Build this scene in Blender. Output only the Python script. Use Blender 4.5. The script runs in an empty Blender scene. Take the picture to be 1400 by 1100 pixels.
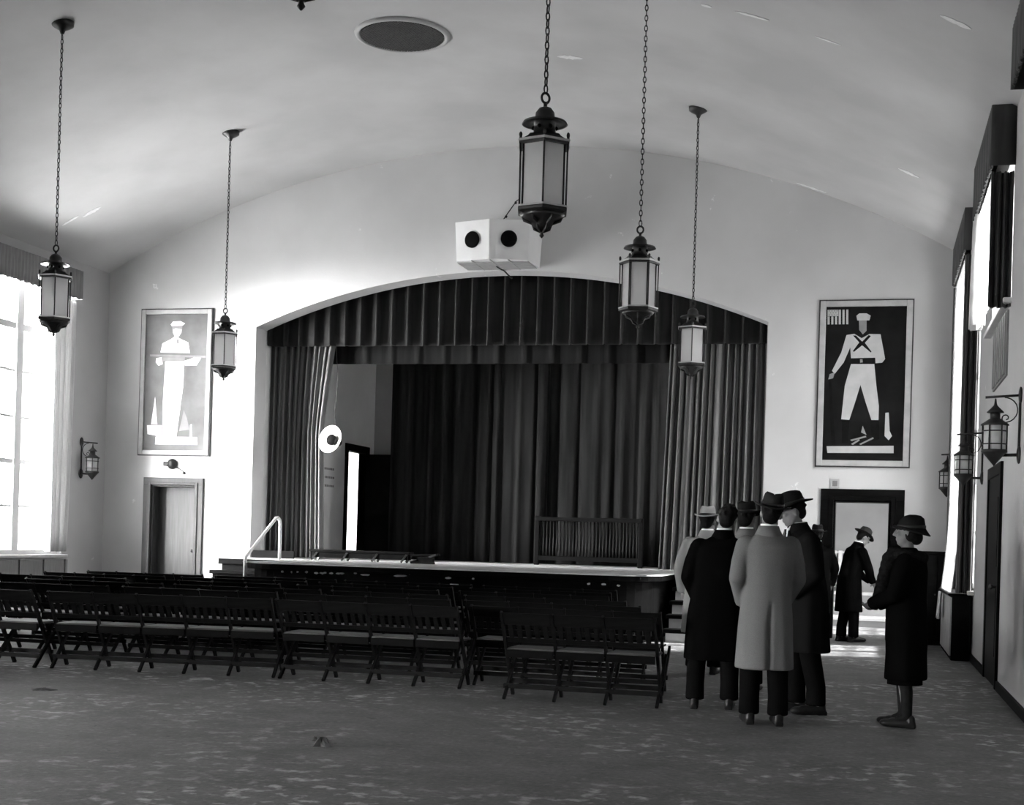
import bpy, bmesh, math, random
from mathutils import Vector, Matrix, Euler
PI = math.pi
random.seed(7)
scn = bpy.context.scene
COL = scn.collection

# ------------------------------------------------------------------ helpers
class MB:
    def __init__(s): s.v = []; s.f = []; s.sm = []
    def add(s, vs, fs, smooth=False):
        o = len(s.v); s.v += [tuple(v) for v in vs]
        for f in fs: s.f.append([i + o for i in f]); s.sm.append(smooth)
        return s
    def box(s, x0, x1, y0, y1, z0, z1):
        v = [(x0,y0,z0),(x1,y0,z0),(x1,y1,z0),(x0,y1,z0),(x0,y0,z1),(x1,y0,z1),(x1,y1,z1),(x0,y1,z1)]
        return s.add(v, [(0,3,2,1),(4,5,6,7),(0,1,5,4),(1,2,6,5),(2,3,7,6),(3,0,4,7)])
    def obox(s, c, hx, hy, hz, rot):
        v = []
        for z in (-1,1):
            for x, y in ((-1,-1),(1,-1),(1,1),(-1,1)):
                v.append(Vector(c) + rot @ Vector((x*hx, y*hy, z*hz)))
        return s.add(v, [(0,3,2,1),(4,5,6,7),(0,1,5,4),(1,2,6,5),(2,3,7,6),(3,0,4,7)])
    def bar(s, p0, p1, w, h, up=(0,0,1)):
        p0 = Vector(p0); p1 = Vector(p1); d = p1 - p0; L = d.length; d.normalize()
        u = Vector(up)
        if abs(d.dot(u)) > .95: u = Vector((0,1,0))
        x = d.cross(u).normalized(); u = x.cross(d).normalized()
        return s.obox((p0 + p1)/2, w/2, L/2, h/2, Matrix((x, d, u)).transposed())
    def tube(s, pts, r, n=8, cap=True, ry=None):
        pts = [Vector(p) for p in pts]; m = len(pts)
        rs = r if isinstance(r, (list, tuple)) else [r]*m
        vs = []; ref = None
        for i, p in enumerate(pts):
            t = (pts[min(i+1, m-1)] - pts[max(i-1, 0)]).normalized()
            if ref is None:
                ref = Vector((0,0,1)) if abs(t.z) < .9 else Vector((0,1,0))
            a = t.cross(ref).normalized(); b = a.cross(t).normalized(); ref = b
            for k in range(n):
                an = 2*PI*k/n
                vs.append(p + a*math.cos(an)*rs[i] + b*math.sin(an)*rs[i])
        fs = []
        for i in range(m-1):
            for k in range(n):
                fs.append((i*n+k, i*n+(k+1) % n, (i+1)*n+(k+1) % n, (i+1)*n+k))
        if cap: fs += [tuple(range(n-1, -1, -1)), tuple(range((m-1)*n, m*n))]
        return s.add(vs, fs, True)
    def lathe(s, prof, n=24, c=(0,0,0), sx=1, sy=1, rot0=0, smooth=True, M=None):
        vs = []; fs = []; m = len(prof)
        for (r, z) in prof:
            for k in range(n):
                a = 2*PI*k/n + rot0
                p = Vector((r*math.cos(a)*sx, r*math.sin(a)*sy, z))
                if M is not None: p = M @ p
                vs.append(p + Vector(c))
        for i in range(m-1):
            for k in range(n):
                fs.append((i*n+k, i*n+(k+1) % n, (i+1)*n+(k+1) % n, (i+1)*n+k))
        fs += [tuple(range(n-1, -1, -1)), tuple(range((m-1)*n, m*n))]
        return s.add(vs, fs, smooth)
    def ell(s, c, r, rot=None, n=20, m=12):
        vs = [Vector((0,0,-1))]; 
        for i in range(1, m):
            t = PI*i/m - PI/2
            for k in range(n):
                a = 2*PI*k/n; vs.append(Vector((math.cos(t)*math.cos(a), math.cos(t)*math.sin(a), math.sin(t))))
        vs.append(Vector((0,0,1)))
        fs = [(0, 1+(k+1) % n, 1+k) for k in range(n)]
        for i in range(m-2):
            for k in range(n):
                fs.append((1+i*n+k, 1+i*n+(k+1) % n, 1+(i+1)*n+(k+1) % n, 1+(i+1)*n+k))
        L = len(vs)-1
        fs += [(L, 1+(m-2)*n+k, 1+(m-2)*n+(k+1) % n) for k in range(n)]
        out = []
        for v in vs:
            p = Vector((v.x*r[0], v.y*r[1], v.z*r[2]))
            if rot is not None: p = rot @ p
            out.append(p + Vector(c))
        return s.add(out, fs, True)
    def cap(s, p0, p1, r0, r1, n=14):
        p0 = Vector(p0); p1 = Vector(p1); d = (p1-p0).normalized()
        pts = []; rs = []
        for t in (85, 60, 30): a = math.radians(t); pts.append(p0 - d*r0*math.sin(a)); rs.append(r0*math.cos(a))
        pts += [p0, p1]; rs += [r0, r1]
        for t in (30, 60, 85): a = math.radians(t); pts.append(p1 + d*r1*math.sin(a)); rs.append(r1*math.cos(a))
        return s.tube(pts, rs, n)
    def prism(s, poly, y0, y1):            # poly in (x,z)
        n = len(poly)
        vs = [(x, y0, z) for x, z in poly] + [(x, y1, z) for x, z in poly]
        fs = [tuple(range(n)), tuple(range(2*n-1, n-1, -1))]
        for k in range(n): fs.append((k, n+k, n+(k+1) % n, (k+1) % n))
        return s.add(vs, fs)
    def torus(s, c, R, r, rot=None, n=12, m=6, sx=1, sy=1):
        vs = []; fs = []
        for i in range(n):
            a = 2*PI*i/n
            for k in range(m):
                b = 2*PI*k/m
                p = Vector(((R*sx+r*math.cos(b))*math.cos(a), (R*sy+r*math.cos(b))*math.sin(a), r*math.sin(b)))
                if rot is not None: p = rot @ p
                vs.append(p + Vector(c))
        for i in range(n):
            for k in range(m):
                fs.append((i*m+k, ((i+1) % n)*m+k, ((i+1) % n)*m+(k+1) % m, i*m+(k+1) % m))
        return s.add(vs, fs, True)
    def xform(s, M, start=0):
        for i in range(start, len(s.v)): s.v[i] = tuple(M @ Vector(s.v[i]))
        return s
    def mesh(s, name):
        me = bpy.data.meshes.new(name); me.from_pydata(s.v, [], s.f)
        me.polygons.foreach_set('use_smooth', s.sm)
        bm = bmesh.new(); bm.from_mesh(me); bmesh.ops.recalc_face_normals(bm, faces=bm.faces); bm.to_mesh(me); bm.free()
        me.update(); return me
    def build(s, name, mat, parent=None, loc=None, bevel=0, solid=0, label=None):
        o = bpy.data.objects.new(name, s.mesh(name)); COL.objects.link(o)
        if mat: o.data.materials.append(mat)
        if parent is not None: o.parent = parent
        if loc is not None: o.location = loc
        if bevel:
            m = o.modifiers.new('bevel', 'BEVEL'); m.width = bevel; m.segments = 2; m.limit_method = 'ANGLE'
        if solid:
            m = o.modifiers.new('solid', 'SOLIDIFY'); m.thickness = solid; m.offset = 0
        if label: o['label'] = label
        return o

def R(ax, deg): return Matrix.Rotation(math.radians(deg), 3, ax)
def tag(o, label, cat, group=None, kind=None):
    o['label'] = label; o['category'] = cat
    if group: o['group'] = group
    if kind: o['kind'] = kind
    return o
def thing(name, label, cat, loc=(0,0,0), rz=0, group=None):
    o = bpy.data.objects.new(name, None); COL.objects.link(o); o.empty_display_size = .1
    o.location = loc; o.rotation_euler = (0, 0, rz)
    return tag(o, label, cat, group)
def struct(o, label=None):
    o['kind'] = 'structure'
    if label: o['label'] = label
    return o
def dup(root, loc, rz, label, group=None):
    def rec(o, par):
        c = o.copy(); COL.objects.link(c)
        if par is not None: c.parent = par
        for ch in o.children: rec(ch, c)
        return c
    r = rec(root, None); r.location = loc; r.rotation_euler = (0, 0, rz); r['label'] = label
    if group: r['group'] = group
    return r
def apply_remesh(o, vox, smooth=3):
    m = o.modifiers.new('r', 'REMESH'); m.mode = 'VOXEL'; m.voxel_size = vox; m.use_smooth_shade = True
    m2 = o.modifiers.new('s', 'SMOOTH'); m2.iterations = smooth; m2.factor = .5
    dg = bpy.context.evaluated_depsgraph_get(); dg.update()
    me = bpy.data.meshes.new_from_object(o.evaluated_get(dg))
    mats = [x for x in o.data.materials]
    o.modifiers.clear(); old = o.data; o.data = me; me.name = o.name
    if not len(me.materials):
        for x in mats: me.materials.append(x)
    bpy.data.meshes.remove(old)
    return o

# ------------------------------------------------------------------ materials (a black and white world: greys only)
def g3(v): return (v, v, v, 1)
def mat(name, v, rough=.7, metal=0, v2=None, scale=6., detail=4, bump=0, bscale=None, spec=.5, sheen=0, stretch=None, lo=.35, hi=.65):
    m = bpy.data.materials.new(name); m.use_nodes = True; nt = m.node_tree; b = nt.nodes['Principled BSDF']
    b.inputs['Base Color'].default_value = g3(v); b.inputs['Roughness'].default_value = rough; b.inputs['Metallic'].default_value = metal
    b.inputs['Specular IOR Level'].default_value = spec
    if sheen:
        b.inputs['Sheen Weight'].default_value = sheen; b.inputs['Sheen Roughness'].default_value = .4
    tc = nt.nodes.new('ShaderNodeTexCoord'); mp = nt.nodes.new('ShaderNodeMapping')
    nt.links.new(tc.outputs['Object'], mp.inputs['Vector'])
    if stretch: mp.inputs['Scale'].default_value = stretch
    if v2 is not None:
        n = nt.nodes.new('ShaderNodeTexNoise'); n.inputs['Scale'].default_value = scale; n.inputs['Detail'].default_value = detail
        nt.links.new(mp.outputs[0], n.inputs['Vector'])
        r = nt.nodes.new('ShaderNodeValToRGB'); r.color_ramp.elements[0].position = lo; r.color_ramp.elements[1].position = hi
        r.color_ramp.elements[0].color = g3(v); r.color_ramp.elements[1].color = g3(v2)
        nt.links.new(n.outputs['Fac'], r.inputs[0]); nt.links.new(r.outputs[0], b.inputs['Base Color'])
    if bump:
        n2 = nt.nodes.new('ShaderNodeTexNoise'); n2.inputs['Scale'].default_value = bscale or scale*4; n2.inputs['Detail'].default_value = 5
        nt.links.new(mp.outputs[0], n2.inputs['Vector'])
        bp = nt.nodes.new('ShaderNodeBump'); bp.inputs['Strength'].default_value = bump; bp.inputs['Distance'].default_value = .01
        nt.links.new(n2.outputs['Fac'], bp.inputs['Height']); nt.links.new(bp.outputs[0], b.inputs['Normal'])
    return m

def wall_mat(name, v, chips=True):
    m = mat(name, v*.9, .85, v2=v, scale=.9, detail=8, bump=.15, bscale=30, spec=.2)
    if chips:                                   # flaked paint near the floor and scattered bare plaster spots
        nt = m.node_tree; b = nt.nodes['Principled BSDF']; src = b.inputs['Base Color'].links[0].from_socket
        tc = [n for n in nt.nodes if n.type == 'TEX_COORD'][0]
        n = nt.nodes.new('ShaderNodeTexNoise'); n.inputs['Scale'].default_value = 2.6; n.inputs['Detail'].default_value = 6; n.inputs['Roughness'].default_value = .65
        nt.links.new(tc.outputs['Object'], n.inputs['Vector'])
        r = nt.nodes.new('ShaderNodeValToRGB'); r.color_ramp.elements[0].position = .69; r.color_ramp.elements[1].position = .71
        nt.links.new(n.outputs['Fac'], r.inputs[0])
        mx = nt.nodes.new('ShaderNodeMix'); mx.data_type = 'RGBA'
        nt.links.new(r.outputs[0], mx.inputs[0]); nt.links.new(src, mx.inputs[6]); mx.inputs[7].default_value = g3(min(.9, v*1.25))
        nt.links.new(mx.outputs[2], b.inputs['Base Color'])
    return m

M = {}
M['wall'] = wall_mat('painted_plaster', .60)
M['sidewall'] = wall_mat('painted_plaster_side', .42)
M['ceiling'] = mat('ceiling_plaster', .44, .9, v2=.52, scale=.7, detail=7, bump=.12, bscale=18, spec=.15)
M['stagewall'] = mat('stage_wall_paint', .34, .8, v2=.42, scale=1.2)
M['casing'] = mat('door_casing_paint', .035, .6, v2=.05, scale=5, stretch=(6,6,.6))
M['door'] = mat('door_varnish', .05, .5, v2=.075, scale=4, stretch=(7,7,.5), detail=6)
M['blackwood'] = mat('black_stained_wood', .0025, .5, v2=.005, scale=5, stretch=(.6,6,6), spec=.03)
M['darkwood'] = mat('dark_seat_wood', .003, .55, v2=.007, scale=6, stretch=(.8,8,8), bump=.1, spec=.07)
M['seatwood'] = mat('lit_seat_wood', .035, .5, v2=.06, scale=6, stretch=(.8,8,8), spec=.3)  # light on the seat tops is put into this lighter tone
M['stagewood'] = mat('stage_boards', .30, .45, v2=.40, scale=3, stretch=(.4,6,1))
M['nosing'] = mat('worn_stage_nosing', .62, .4, v2=.75, scale=5)
M['riser'] = mat('pale_step', .72, .5, v2=.82, scale=4)  # pale tone of the risers, passage treads and radiator
M['iron'] = mat('black_iron', .009, .5, metal=.0, v2=.015, scale=20, spec=.35)
M['bronze'] = mat('dark_bronze', .014, .42, metal=.2, v2=.025, scale=14, spec=.6)
M['brightrim'] = mat('polished_rim', .5, .3, metal=.7, v2=.6, scale=14)
M['velvet'] = mat('dark_velour', .024, .9, v2=.036, scale=3, stretch=(3,3,.3), sheen=.05, spec=.0)
M['velvet2'] = mat('back_velour', .008, .9, v2=.014, scale=3, stretch=(3,3,.25), sheen=.02, spec=.0)
M['leg'] = mat('leg_drape_velour', .09, .85, v2=.13, scale=3, stretch=(3,3,.3), sheen=.3, spec=.1)
M['wincurtain'] = mat('window_drape', .018, .85, v2=.03, scale=4, stretch=(3,3,.3), sheen=.2)
M['palecurtain'] = mat('pale_window_drape', .32, .8, v2=.42, scale=4, stretch=(3,3,.3))
M['whitepaint'] = mat('white_box_paint', .80, .5, v2=.86, scale=3)
M['white'] = mat('white_enamel', .85, .25, v2=.8, scale=5)
M['frame'] = mat('pale_picture_frame', .36, .5, v2=.44, scale=8)
M['canvasgrey'] = mat('grey_picture_ground', .12, .75, v2=.16, scale=3)
M['canvasdark'] = mat('dark_picture_ground', .008, .85, v2=.013, scale=3, spec=.03)
M['figwhite'] = mat('painted_white', .80, .7, v2=.74, scale=6)
M['figgrey'] = mat('painted_pale_grey', .40, .7, v2=.46, scale=6)
M['figmid'] = mat('painted_mid_grey', .20, .7, v2=.25, scale=6)
M['figdark'] = mat('painted_dark', .008, .85, v2=.012, scale=6, spec=.03)
M['sash'] = mat('white_sash_paint', .7, .5, v2=.78, scale=4)
M['sill'] = mat('window_sill_paint', .5, .5, v2=.58, scale=4)
M['panelgrey'] = mat('grey_wall_panel', .15, .7, v2=.20, scale=8, stretch=(1,8,.5))
M['grille'] = mat('vent_mesh', .05, .6, v2=.09, scale=40)
M['black'] = mat('matt_black', .005, .8, v2=.008, scale=8, spec=.03)
M['radiator'] = mat('radiator_cover_paint', .30, .5, v2=.36, scale=6)
M['chip'] = mat('bare_chipped_patch', .7, .7, v2=.8, scale=20)
M['paper'] = mat('white_paper', .8, .7, v2=.85, scale=20)
M['scrap'] = mat('dark_scrap', .03, .8, v2=.06, scale=30)
M['skin'] = mat('skin', .15, .6, v2=.19, scale=8, spec=.2)
M['haird'] = mat('dark_hair', .0025, .7, v2=.006, scale=60, bump=.3, spec=.1)
M['shirt'] = mat('white_shirt', .78, .7, v2=.82, scale=10)
def wool(n, a, b): return mat(n, a*1.1, .9, v2=b*.92, scale=260, detail=2, bump=.2, bscale=300, spec=.0)
M['wool_black'] = wool('black_wool', .002, .004)
M['wool_dark'] = wool('dark_wool', .006, .010)
M['wool_grey'] = wool('grey_wool', .10, .15)
M['wool_pale'] = wool('pale_grey_wool', .20, .26)
M['felt_dark'] = wool('dark_felt', .010, .016)
M['felt_grey'] = wool('grey_felt', .02, .03)
M['felt_pale'] = wool('pale_felt', .22, .27)
M['trouser'] = wool('trouser_cloth', .003, .006)
M['fur'] = mat('black_fur', .005, .95, v2=.014, scale=40, bump=.8, bscale=60, spec=0)
M['leather'] = mat('black_leather', .008, .45, v2=.012, scale=30, spec=.2)
M['stocking'] = mat('dark_stocking', .006, .8, v2=.01, scale=30, spec=.1)

def floor_mat():
    m = bpy.data.materials.new('worn_floor'); m.use_nodes = True; nt = m.node_tree; b = nt.nodes['Principled BSDF']
    tc = nt.nodes.new('ShaderNodeTexCoord')
    def noise(sc, det, rough=.5, mp=None):
        n = nt.nodes.new('ShaderNodeTexNoise'); n.inputs['Scale'].default_value = sc; n.inputs['Detail'].default_value = det; n.inputs['Roughness'].default_value = rough
        if mp:
            q = nt.nodes.new('ShaderNodeMapping'); q.inputs['Scale'].default_value = mp; nt.links.new(tc.outputs['Object'], q.inputs[0]); nt.links.new(q.outputs[0], n.inputs['Vector'])
        else: nt.links.new(tc.outputs['Object'], n.inputs['Vector'])
        return n
    def ramp(src, p0, p1, c0, c1):
        r = nt.nodes.new('ShaderNodeValToRGB'); r.color_ramp.elements[0].position = p0; r.color_ramp.elements[1].position = p1
        r.color_ramp.elements[0].color = g3(c0); r.color_ramp.elements[1].color = g3(c1); nt.links.new(src, r.inputs[0]); return r.outputs[0]
    def mix(f, a, c, mode='MIX'):
        x = nt.nodes.new('ShaderNodeMix'); x.data_type = 'RGBA'; x.blend_type = mode
        if isinstance(f, float): x.inputs[0].default_value = f
        else: nt.links.new(f, x.inputs[0])
        for s, i in ((a, 6), (c, 7)):
            if isinstance(s, float): x.inputs[i].default_value = g3(s)
            else: nt.links.new(s, x.inputs[i])
        return x.outputs[2]
    base = ramp(noise(2.2, 9, .65).outputs['Fac'], .3, .7, .07, .145)
    fine = ramp(noise(26, 5, .7).outputs['Fac'], .3, .7, .6, 1.3)
    base = mix(1., base, fine, 'MULTIPLY')
    patch = ramp(noise(7.5, 6, .6).outputs['Fac'], .53, .66, 0, 1)
    big = ramp(noise(.55, 3).outputs['Fac'], .44, .64, 0, 1)
    pm = mix(1., patch, big, 'MULTIPLY')
    pk = ramp(noise(14, 4, .6).outputs['Fac'], .58, .68, 0, .5)
    c = mix(pk, base, .24)
    c = mix(pm, c, .52)
    dark = ramp(noise(9, 4, .6).outputs['Fac'], .30, .33, .45, 1)
    c = mix(1., c, dark, 'MULTIPLY')
    nt.links.new(c, b.inputs['Base Color'])
    b.inputs['Roughness'].default_value = .62; b.inputs['Specular IOR Level'].default_value = .35
    bp = nt.nodes.new('ShaderNodeBump'); bp.inputs['Strength'].default_value = .25; bp.inputs['Distance'].default_value = .01
    nt.links.new(noise(30, 6).outputs['Fac'], bp.inputs['Height']); nt.links.new(bp.outputs[0], b.inputs['Normal'])
    return m
M['floor'] = floor_mat()

def glass_mat():
    m = bpy.data.materials.new('window_glass'); m.use_nodes = True; nt = m.node_tree; nt.nodes.clear()
    o = nt.nodes.new('ShaderNodeOutputMaterial'); t = nt.nodes.new('ShaderNodeBsdfTransparent'); t.inputs[0].default_value = g3(.93)
    gl = nt.nodes.new('ShaderNodeBsdfGlossy'); gl.inputs['Roughness'].default_value = .05
    mx = nt.nodes.new('ShaderNodeMixShader'); mx.inputs[0].default_value = .05; nt.links.new(t.outputs[0], mx.inputs[1]); nt.links.new(gl.outputs[0], mx.inputs[2])
    nt.links.new(mx.outputs[0], o.inputs[0]); return m
M['glass'] = glass_mat()
def frosted():
    m = bpy.data.materials.new('frosted_lantern_glass'); m.use_nodes = True; nt = m.node_tree; nt.nodes.clear()
    o = nt.nodes.new('ShaderNodeOutputMaterial'); t = nt.nodes.new('ShaderNodeBsdfTranslucent'); t.inputs[0].default_value = g3(.96)
    d = nt.nodes.new('ShaderNodeBsdfPrincipled'); d.inputs['Base Color'].default_value = g3(.88); d.inputs['Roughness'].default_value = .2
    tc = nt.nodes.new('ShaderNodeTexCoord'); n = nt.nodes.new('ShaderNodeTexNoise'); n.inputs['Scale'].default_value = 9
    nt.links.new(tc.outputs['Object'], n.inputs['Vector'])
    bp = nt.nodes.new('ShaderNodeBump'); bp.inputs['Strength'].default_value = .1; nt.links.new(n.outputs['Fac'], bp.inputs['Height']); nt.links.new(bp.outputs[0], d.inputs['Normal'])
    mx = nt.nodes.new('ShaderNodeMixShader'); mx.inputs[0].default_value = .45
    nt.links.new(t.outputs[0], mx.inputs[1]); nt.links.new(d.outputs[0], mx.inputs[2])
    tr = nt.nodes.new('ShaderNodeBsdfTransparent'); m3 = nt.nodes.new('ShaderNodeMixShader'); m3.inputs[0].default_value = .3
    nt.links.new(mx.outputs[0], m3.inputs[1]); nt.links.new(tr.outputs[0], m3.inputs[2]); nt.links.new(m3.outputs[0], o.inputs[0]); return m
M['frosted'] = frosted()

def cloth_mat(name, v, trans, clear=0.):
    m = bpy.data.materials.new(name); m.use_nodes = True; nt = m.node_tree; nt.nodes.clear()
    o = nt.nodes.new('ShaderNodeOutputMaterial'); t = nt.nodes.new('ShaderNodeBsdfTranslucent'); d = nt.nodes.new('ShaderNodeBsdfDiffuse')
    tc = nt.nodes.new('ShaderNodeTexCoord'); n = nt.nodes.new('ShaderNodeTexNoise'); n.inputs['Scale'].default_value = 40
    nt.links.new(tc.outputs['Object'], n.inputs['Vector']); r = nt.nodes.new('ShaderNodeValToRGB'); r.color_ramp.elements[0].color = g3(v*.92); r.color_ramp.elements[1].color = g3(v)
    nt.links.new(n.outputs['Fac'], r.inputs[0]); nt.links.new(r.outputs[0], t.inputs[0]); nt.links.new(r.outputs[0], d.inputs[0])
    mx = nt.nodes.new('ShaderNodeMixShader'); mx.inputs[0].default_value = trans; nt.links.new(d.outputs[0], mx.inputs[1]); nt.links.new(t.outputs[0], mx.inputs[2])
    out = mx.outputs[0]
    if clear:
        tr = nt.nodes.new('ShaderNodeBsdfTransparent'); m3 = nt.nodes.new('ShaderNodeMixShader'); m3.inputs[0].default_value = clear
        nt.links.new(out, m3.inputs[1]); nt.links.new(tr.outputs[0], m3.inputs[2]); out = m3.outputs[0]
    nt.links.new(out, o.inputs[0]); return m
M['sheer'] = cloth_mat('thin_sheer_curtain', .92, .6, .88)
M['densesheer'] = cloth_mat('dense_sheer_curtain', .92, .6, .15)
M['frost'] = cloth_mat('frosted_pane', .97, .92)
M['shade'] = cloth_mat('translucent_diffuser', .85, .55)
M['palecurtain'] = cloth_mat('pale_window_drape', .62, .3)
# ------------------------------------------------------------------ room dimensions (metres; camera stands at x=0, y=0)
XL, XR, YB, YF = -12.56, 1.25, 21.3, -5.0
XC = -5.68; SPRING = 5.58; RISE = 1.90
HW = 6.95; VR = (HW*HW + RISE*RISE)/(2*RISE)
def vault(x): return SPRING + RISE - VR + math.sqrt(max(0, VR*VR - (x-XC)**2))
PX0, PX1, PSP, PRISE = -9.86, -1.56, 4.69, .845     # proscenium
PC = (PX0+PX1)/2; PH = (PX1-PX0)/2; PR = (PH*PH+PRISE*PRISE)/(2*PRISE)
def arch(x): return PSP + PRISE - PR + math.sqrt(max(0, PR*PR - (x-PC)**2))
WT = .42                                            # thickness of the stage wall
ZS = .90                                            # stage height

# floor / ceiling
f = MB().box(XL-.4, XR+.4, YF-.3, 27.6, -.15, 0).build('floor', M['floor']); struct(f, 'worn patchy floor of the hall')
c = MB(); N = 72
xs = [XC-HW + 2*HW*i/N for i in range(N+1)]
vs = []; fs = []
for y in (YF-.2, YB+WT):
    for dz in (0, .2):
        for x in xs: vs.append((x, y, vault(x)+dz))
n1 = N+1
for i in range(N):
    fs += [(i, i+1, 2*n1+i+1, 2*n1+i), (n1+i, n1+i+1, 3*n1+i+1, 3*n1+i), (i, i+1, n1+i+1, n1+i), (2*n1+i, 2*n1+i+1, 3*n1+i+1, 3*n1+i)]
fs += [(0, n1, 3*n1, 2*n1), (N, n1+N, 3*n1+N, 2*n1+N)]
c.add(vs, fs, True)
co = c.build('ceiling', M['ceiling']); struct(co, 'low vaulted plaster ceiling')
try:
    e = co.modifiers.new('es', 'EDGE_SPLIT'); e.split_angle = math.radians(40)
except Exception: pass

fl = MB(); random.seed(12)
for (xa, xb, y, w2) in ((-12.04,-11.76,19.0,.018),(-11.76,-11.45,19.1,.03),(-1.2,-.76,21.15,.03),(.22,.48,18.3,.035),(.47,.73,12.77,.03),(-1.49,-1.14,14.5,.02),(-1.85,-1.73,14.55,.02),(-.68,-.42,14.55,.012),(-3.94,-3.62,17.07,.035)):
    n_ = 9; vs = []
    for i in range(n_+1):
        x = xa+(xb-xa)*i/n_; ww = w2*math.sin(PI*(.06+.88*i/n_))*random.uniform(.6,1.1)*2
        for yy in (y-ww, y+ww): vs.append((x, yy, vault(x)-.004))
    fl.add(vs, [(2*i, 2*i+1, 2*i+3, 2*i+2) for i in range(n_)])
fo = fl.build('flaked_patch', M['chip'], co, solid=.004, label='pale flaked strips of ceiling paint')
# back wall with the proscenium and two doorways, made slice by slice
LD = (-11.67, -10.86, 2.07); RD = (-.53, .29, 2.05)
def intervals(x, side):
    """solid (z0,z1) parts at abscissa x; side chooses the limit at a jump"""
    xx = x + (1e-5 if side > 0 else -1e-5)
    top = vault(x) + .1
    if PX0 < xx < PX1: return [(arch(min(max(x, PX0), PX1)), top)]
    if LD[0] < xx < LD[1]: return [(LD[2], top)]
    if RD[0] < xx < RD[1]: return [(RD[2], top)]
    return [(0, top)]
bx = sorted(set([XL-.3, XR+.3, LD[0], LD[1], RD[0], RD[1], PX0, PX1] + [PX0+(PX1-PX0)*i/56 for i in range(57)] + [XL + (XR-XL)*i/60 for i in range(61)]))
bx = [x for x in bx if XC-HW+.001 < x < XC+HW-.001]
wb = MB()
for a, b2 in zip(bx[:-1], bx[1:]):
    if b2 - a < 1e-6: continue
    (l0, l1), = intervals(a, 1); (r0, r1), = intervals(b2, -1)
    v = [(a,YB,l0),(b2,YB,r0),(b2,YB,r1),(a,YB,l1),(a,YB+WT,l0),(b2,YB+WT,r0),(b2,YB+WT,r1),(a,YB+WT,l1)]
    wb.add(v, [(0,1,2,3),(4,7,6,5),(0,4,5,1),(3,2,6,7)])
for x, z0, z1 in ((PX0,0,PSP),(PX1,0,PSP),(LD[0],0,LD[2]),(LD[1],0,LD[2]),(RD[0],0,RD[2]),(RD[1],0,RD[2])):
    wb.add([(x,YB,z0),(x,YB+WT,z0),(x,YB+WT,z1),(x,YB,z1)], [(0,1,2,3)])
ob = wb.build('wall_back', M['wall']); struct(ob, 'plaster wall around the arched stage opening')

# side walls with window openings
def side_wall(name, x0, x1, openings, mt, y0, y1, label, H=SPRING+.25):
    mb = MB(); ys = sorted(openings)
    cur = y0
    for (a, b2, z0, z1) in ys:
        mb.box(x0, x1, cur, a, 0, H); mb.box(x0, x1, a, b2, 0, z0) if z0 > 0 else None; mb.box(x0, x1, a, b2, z1, H); cur = b2
    mb.box(x0, x1, cur, y1, 0, H)
    return struct(mb.build(name, mt), label)
LW = [(17.75, 20.05), (13.6, 15.4), (4.85, 7.15), (.55, 2.85)]
RWIN = [(18.0, 20.35, .86, 5.2), (14.2, 16.45, 3.78, 5.2)]
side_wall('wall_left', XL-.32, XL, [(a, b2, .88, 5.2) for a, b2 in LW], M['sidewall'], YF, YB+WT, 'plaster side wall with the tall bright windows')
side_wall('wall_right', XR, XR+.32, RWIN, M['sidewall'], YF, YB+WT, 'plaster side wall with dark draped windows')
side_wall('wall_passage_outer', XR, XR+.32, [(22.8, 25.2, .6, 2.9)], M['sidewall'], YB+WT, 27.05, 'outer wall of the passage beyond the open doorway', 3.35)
struct(MB().box(XL-.3, XR+.3, YF-.3, YF, 0, 7.7).build('wall_front', M['wall']), 'wall behind the viewer')

# windows
def window(n, x, inward, a, b2, z0, z1, label, shade=False):
    """x = inner wall face, inward = +1 when the room lies towards +x"""
    d = -inward
    root = bpy.data.objects.new('window_%d' % n, None); COL.objects.link(root); struct(root, label); root.location = (x + d*.14, (a+b2)/2, z0)
    w = b2-a; h = z1-z0; fr = MB(); t = .07
    fr.box(-.05,.05,-w/2,-w/2+t,0,h).box(-.05,.05,w/2-t,w/2,0,h).box(-.05,.05,-w/2+t,w/2-t,0,t).box(-.05,.05,-w/2+t,w/2-t,h-t,h)
    fr.box(-.06,.06,-.085,.085,t,h-t)                               # central mullion
    tz = 3.5 if h > 4 else h-.5
    for z, hw in (((.74*1,.018), (1.42,.035), (2.10,.018), (2.8,.018), (3.48,.05)) if h > 4 else ((.7,.02),)):
        fr.box(-.03,.03,-w/2+t,-.085,z-hw,z+hw); fr.box(-.03,.03,.085,w/2-t,z-hw,z+hw)
    for s in (-1, 1):
        y = s*(w/2+.02)/2; fr.box(-.025,.025,y-.016,y+.016,t,h-t)
    fr.build('window_frame', M['sash'], root)
    g = MB()
    for s in (-1, 1): g.box(-.004,.004,min(s*.07,s*(w/2-.04)),max(s*.07,s*(w/2-.04)),.05,h-.05)
    go = g.build('pane', M['glass'], root)
    si = MB().box(-.16*1 if inward > 0 else -.22, .22 if inward > 0 else .16, -w/2-.08, w/2+.08, -.05, 0.0)
    si.build('window_sill', M['sill'], root, bevel=.01)
    if shade: MB().box(.07 if inward > 0 else -.075, .075 if inward > 0 else -.07, -w/2+.01, w/2-.01, shade, h-.02).build('added_shade', M['shade'], root)  # unseen shade added to diffuse and limit this window's light
    L = bpy.data.lights.new('sky_portal', 'AREA'); L.shape = 'RECTANGLE'; L.size = h; L.size_y = w; L.cycles.is_portal = True
    lo = bpy.data.objects.new('sky_portal', L); COL.objects.link(lo); lo.location = (x + d*.30, (a+b2)/2, (z0+z1)/2)
    lo.rotation_euler = (0, -PI/2 if inward > 0 else PI/2, 0)
    return root
k = 1
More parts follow.
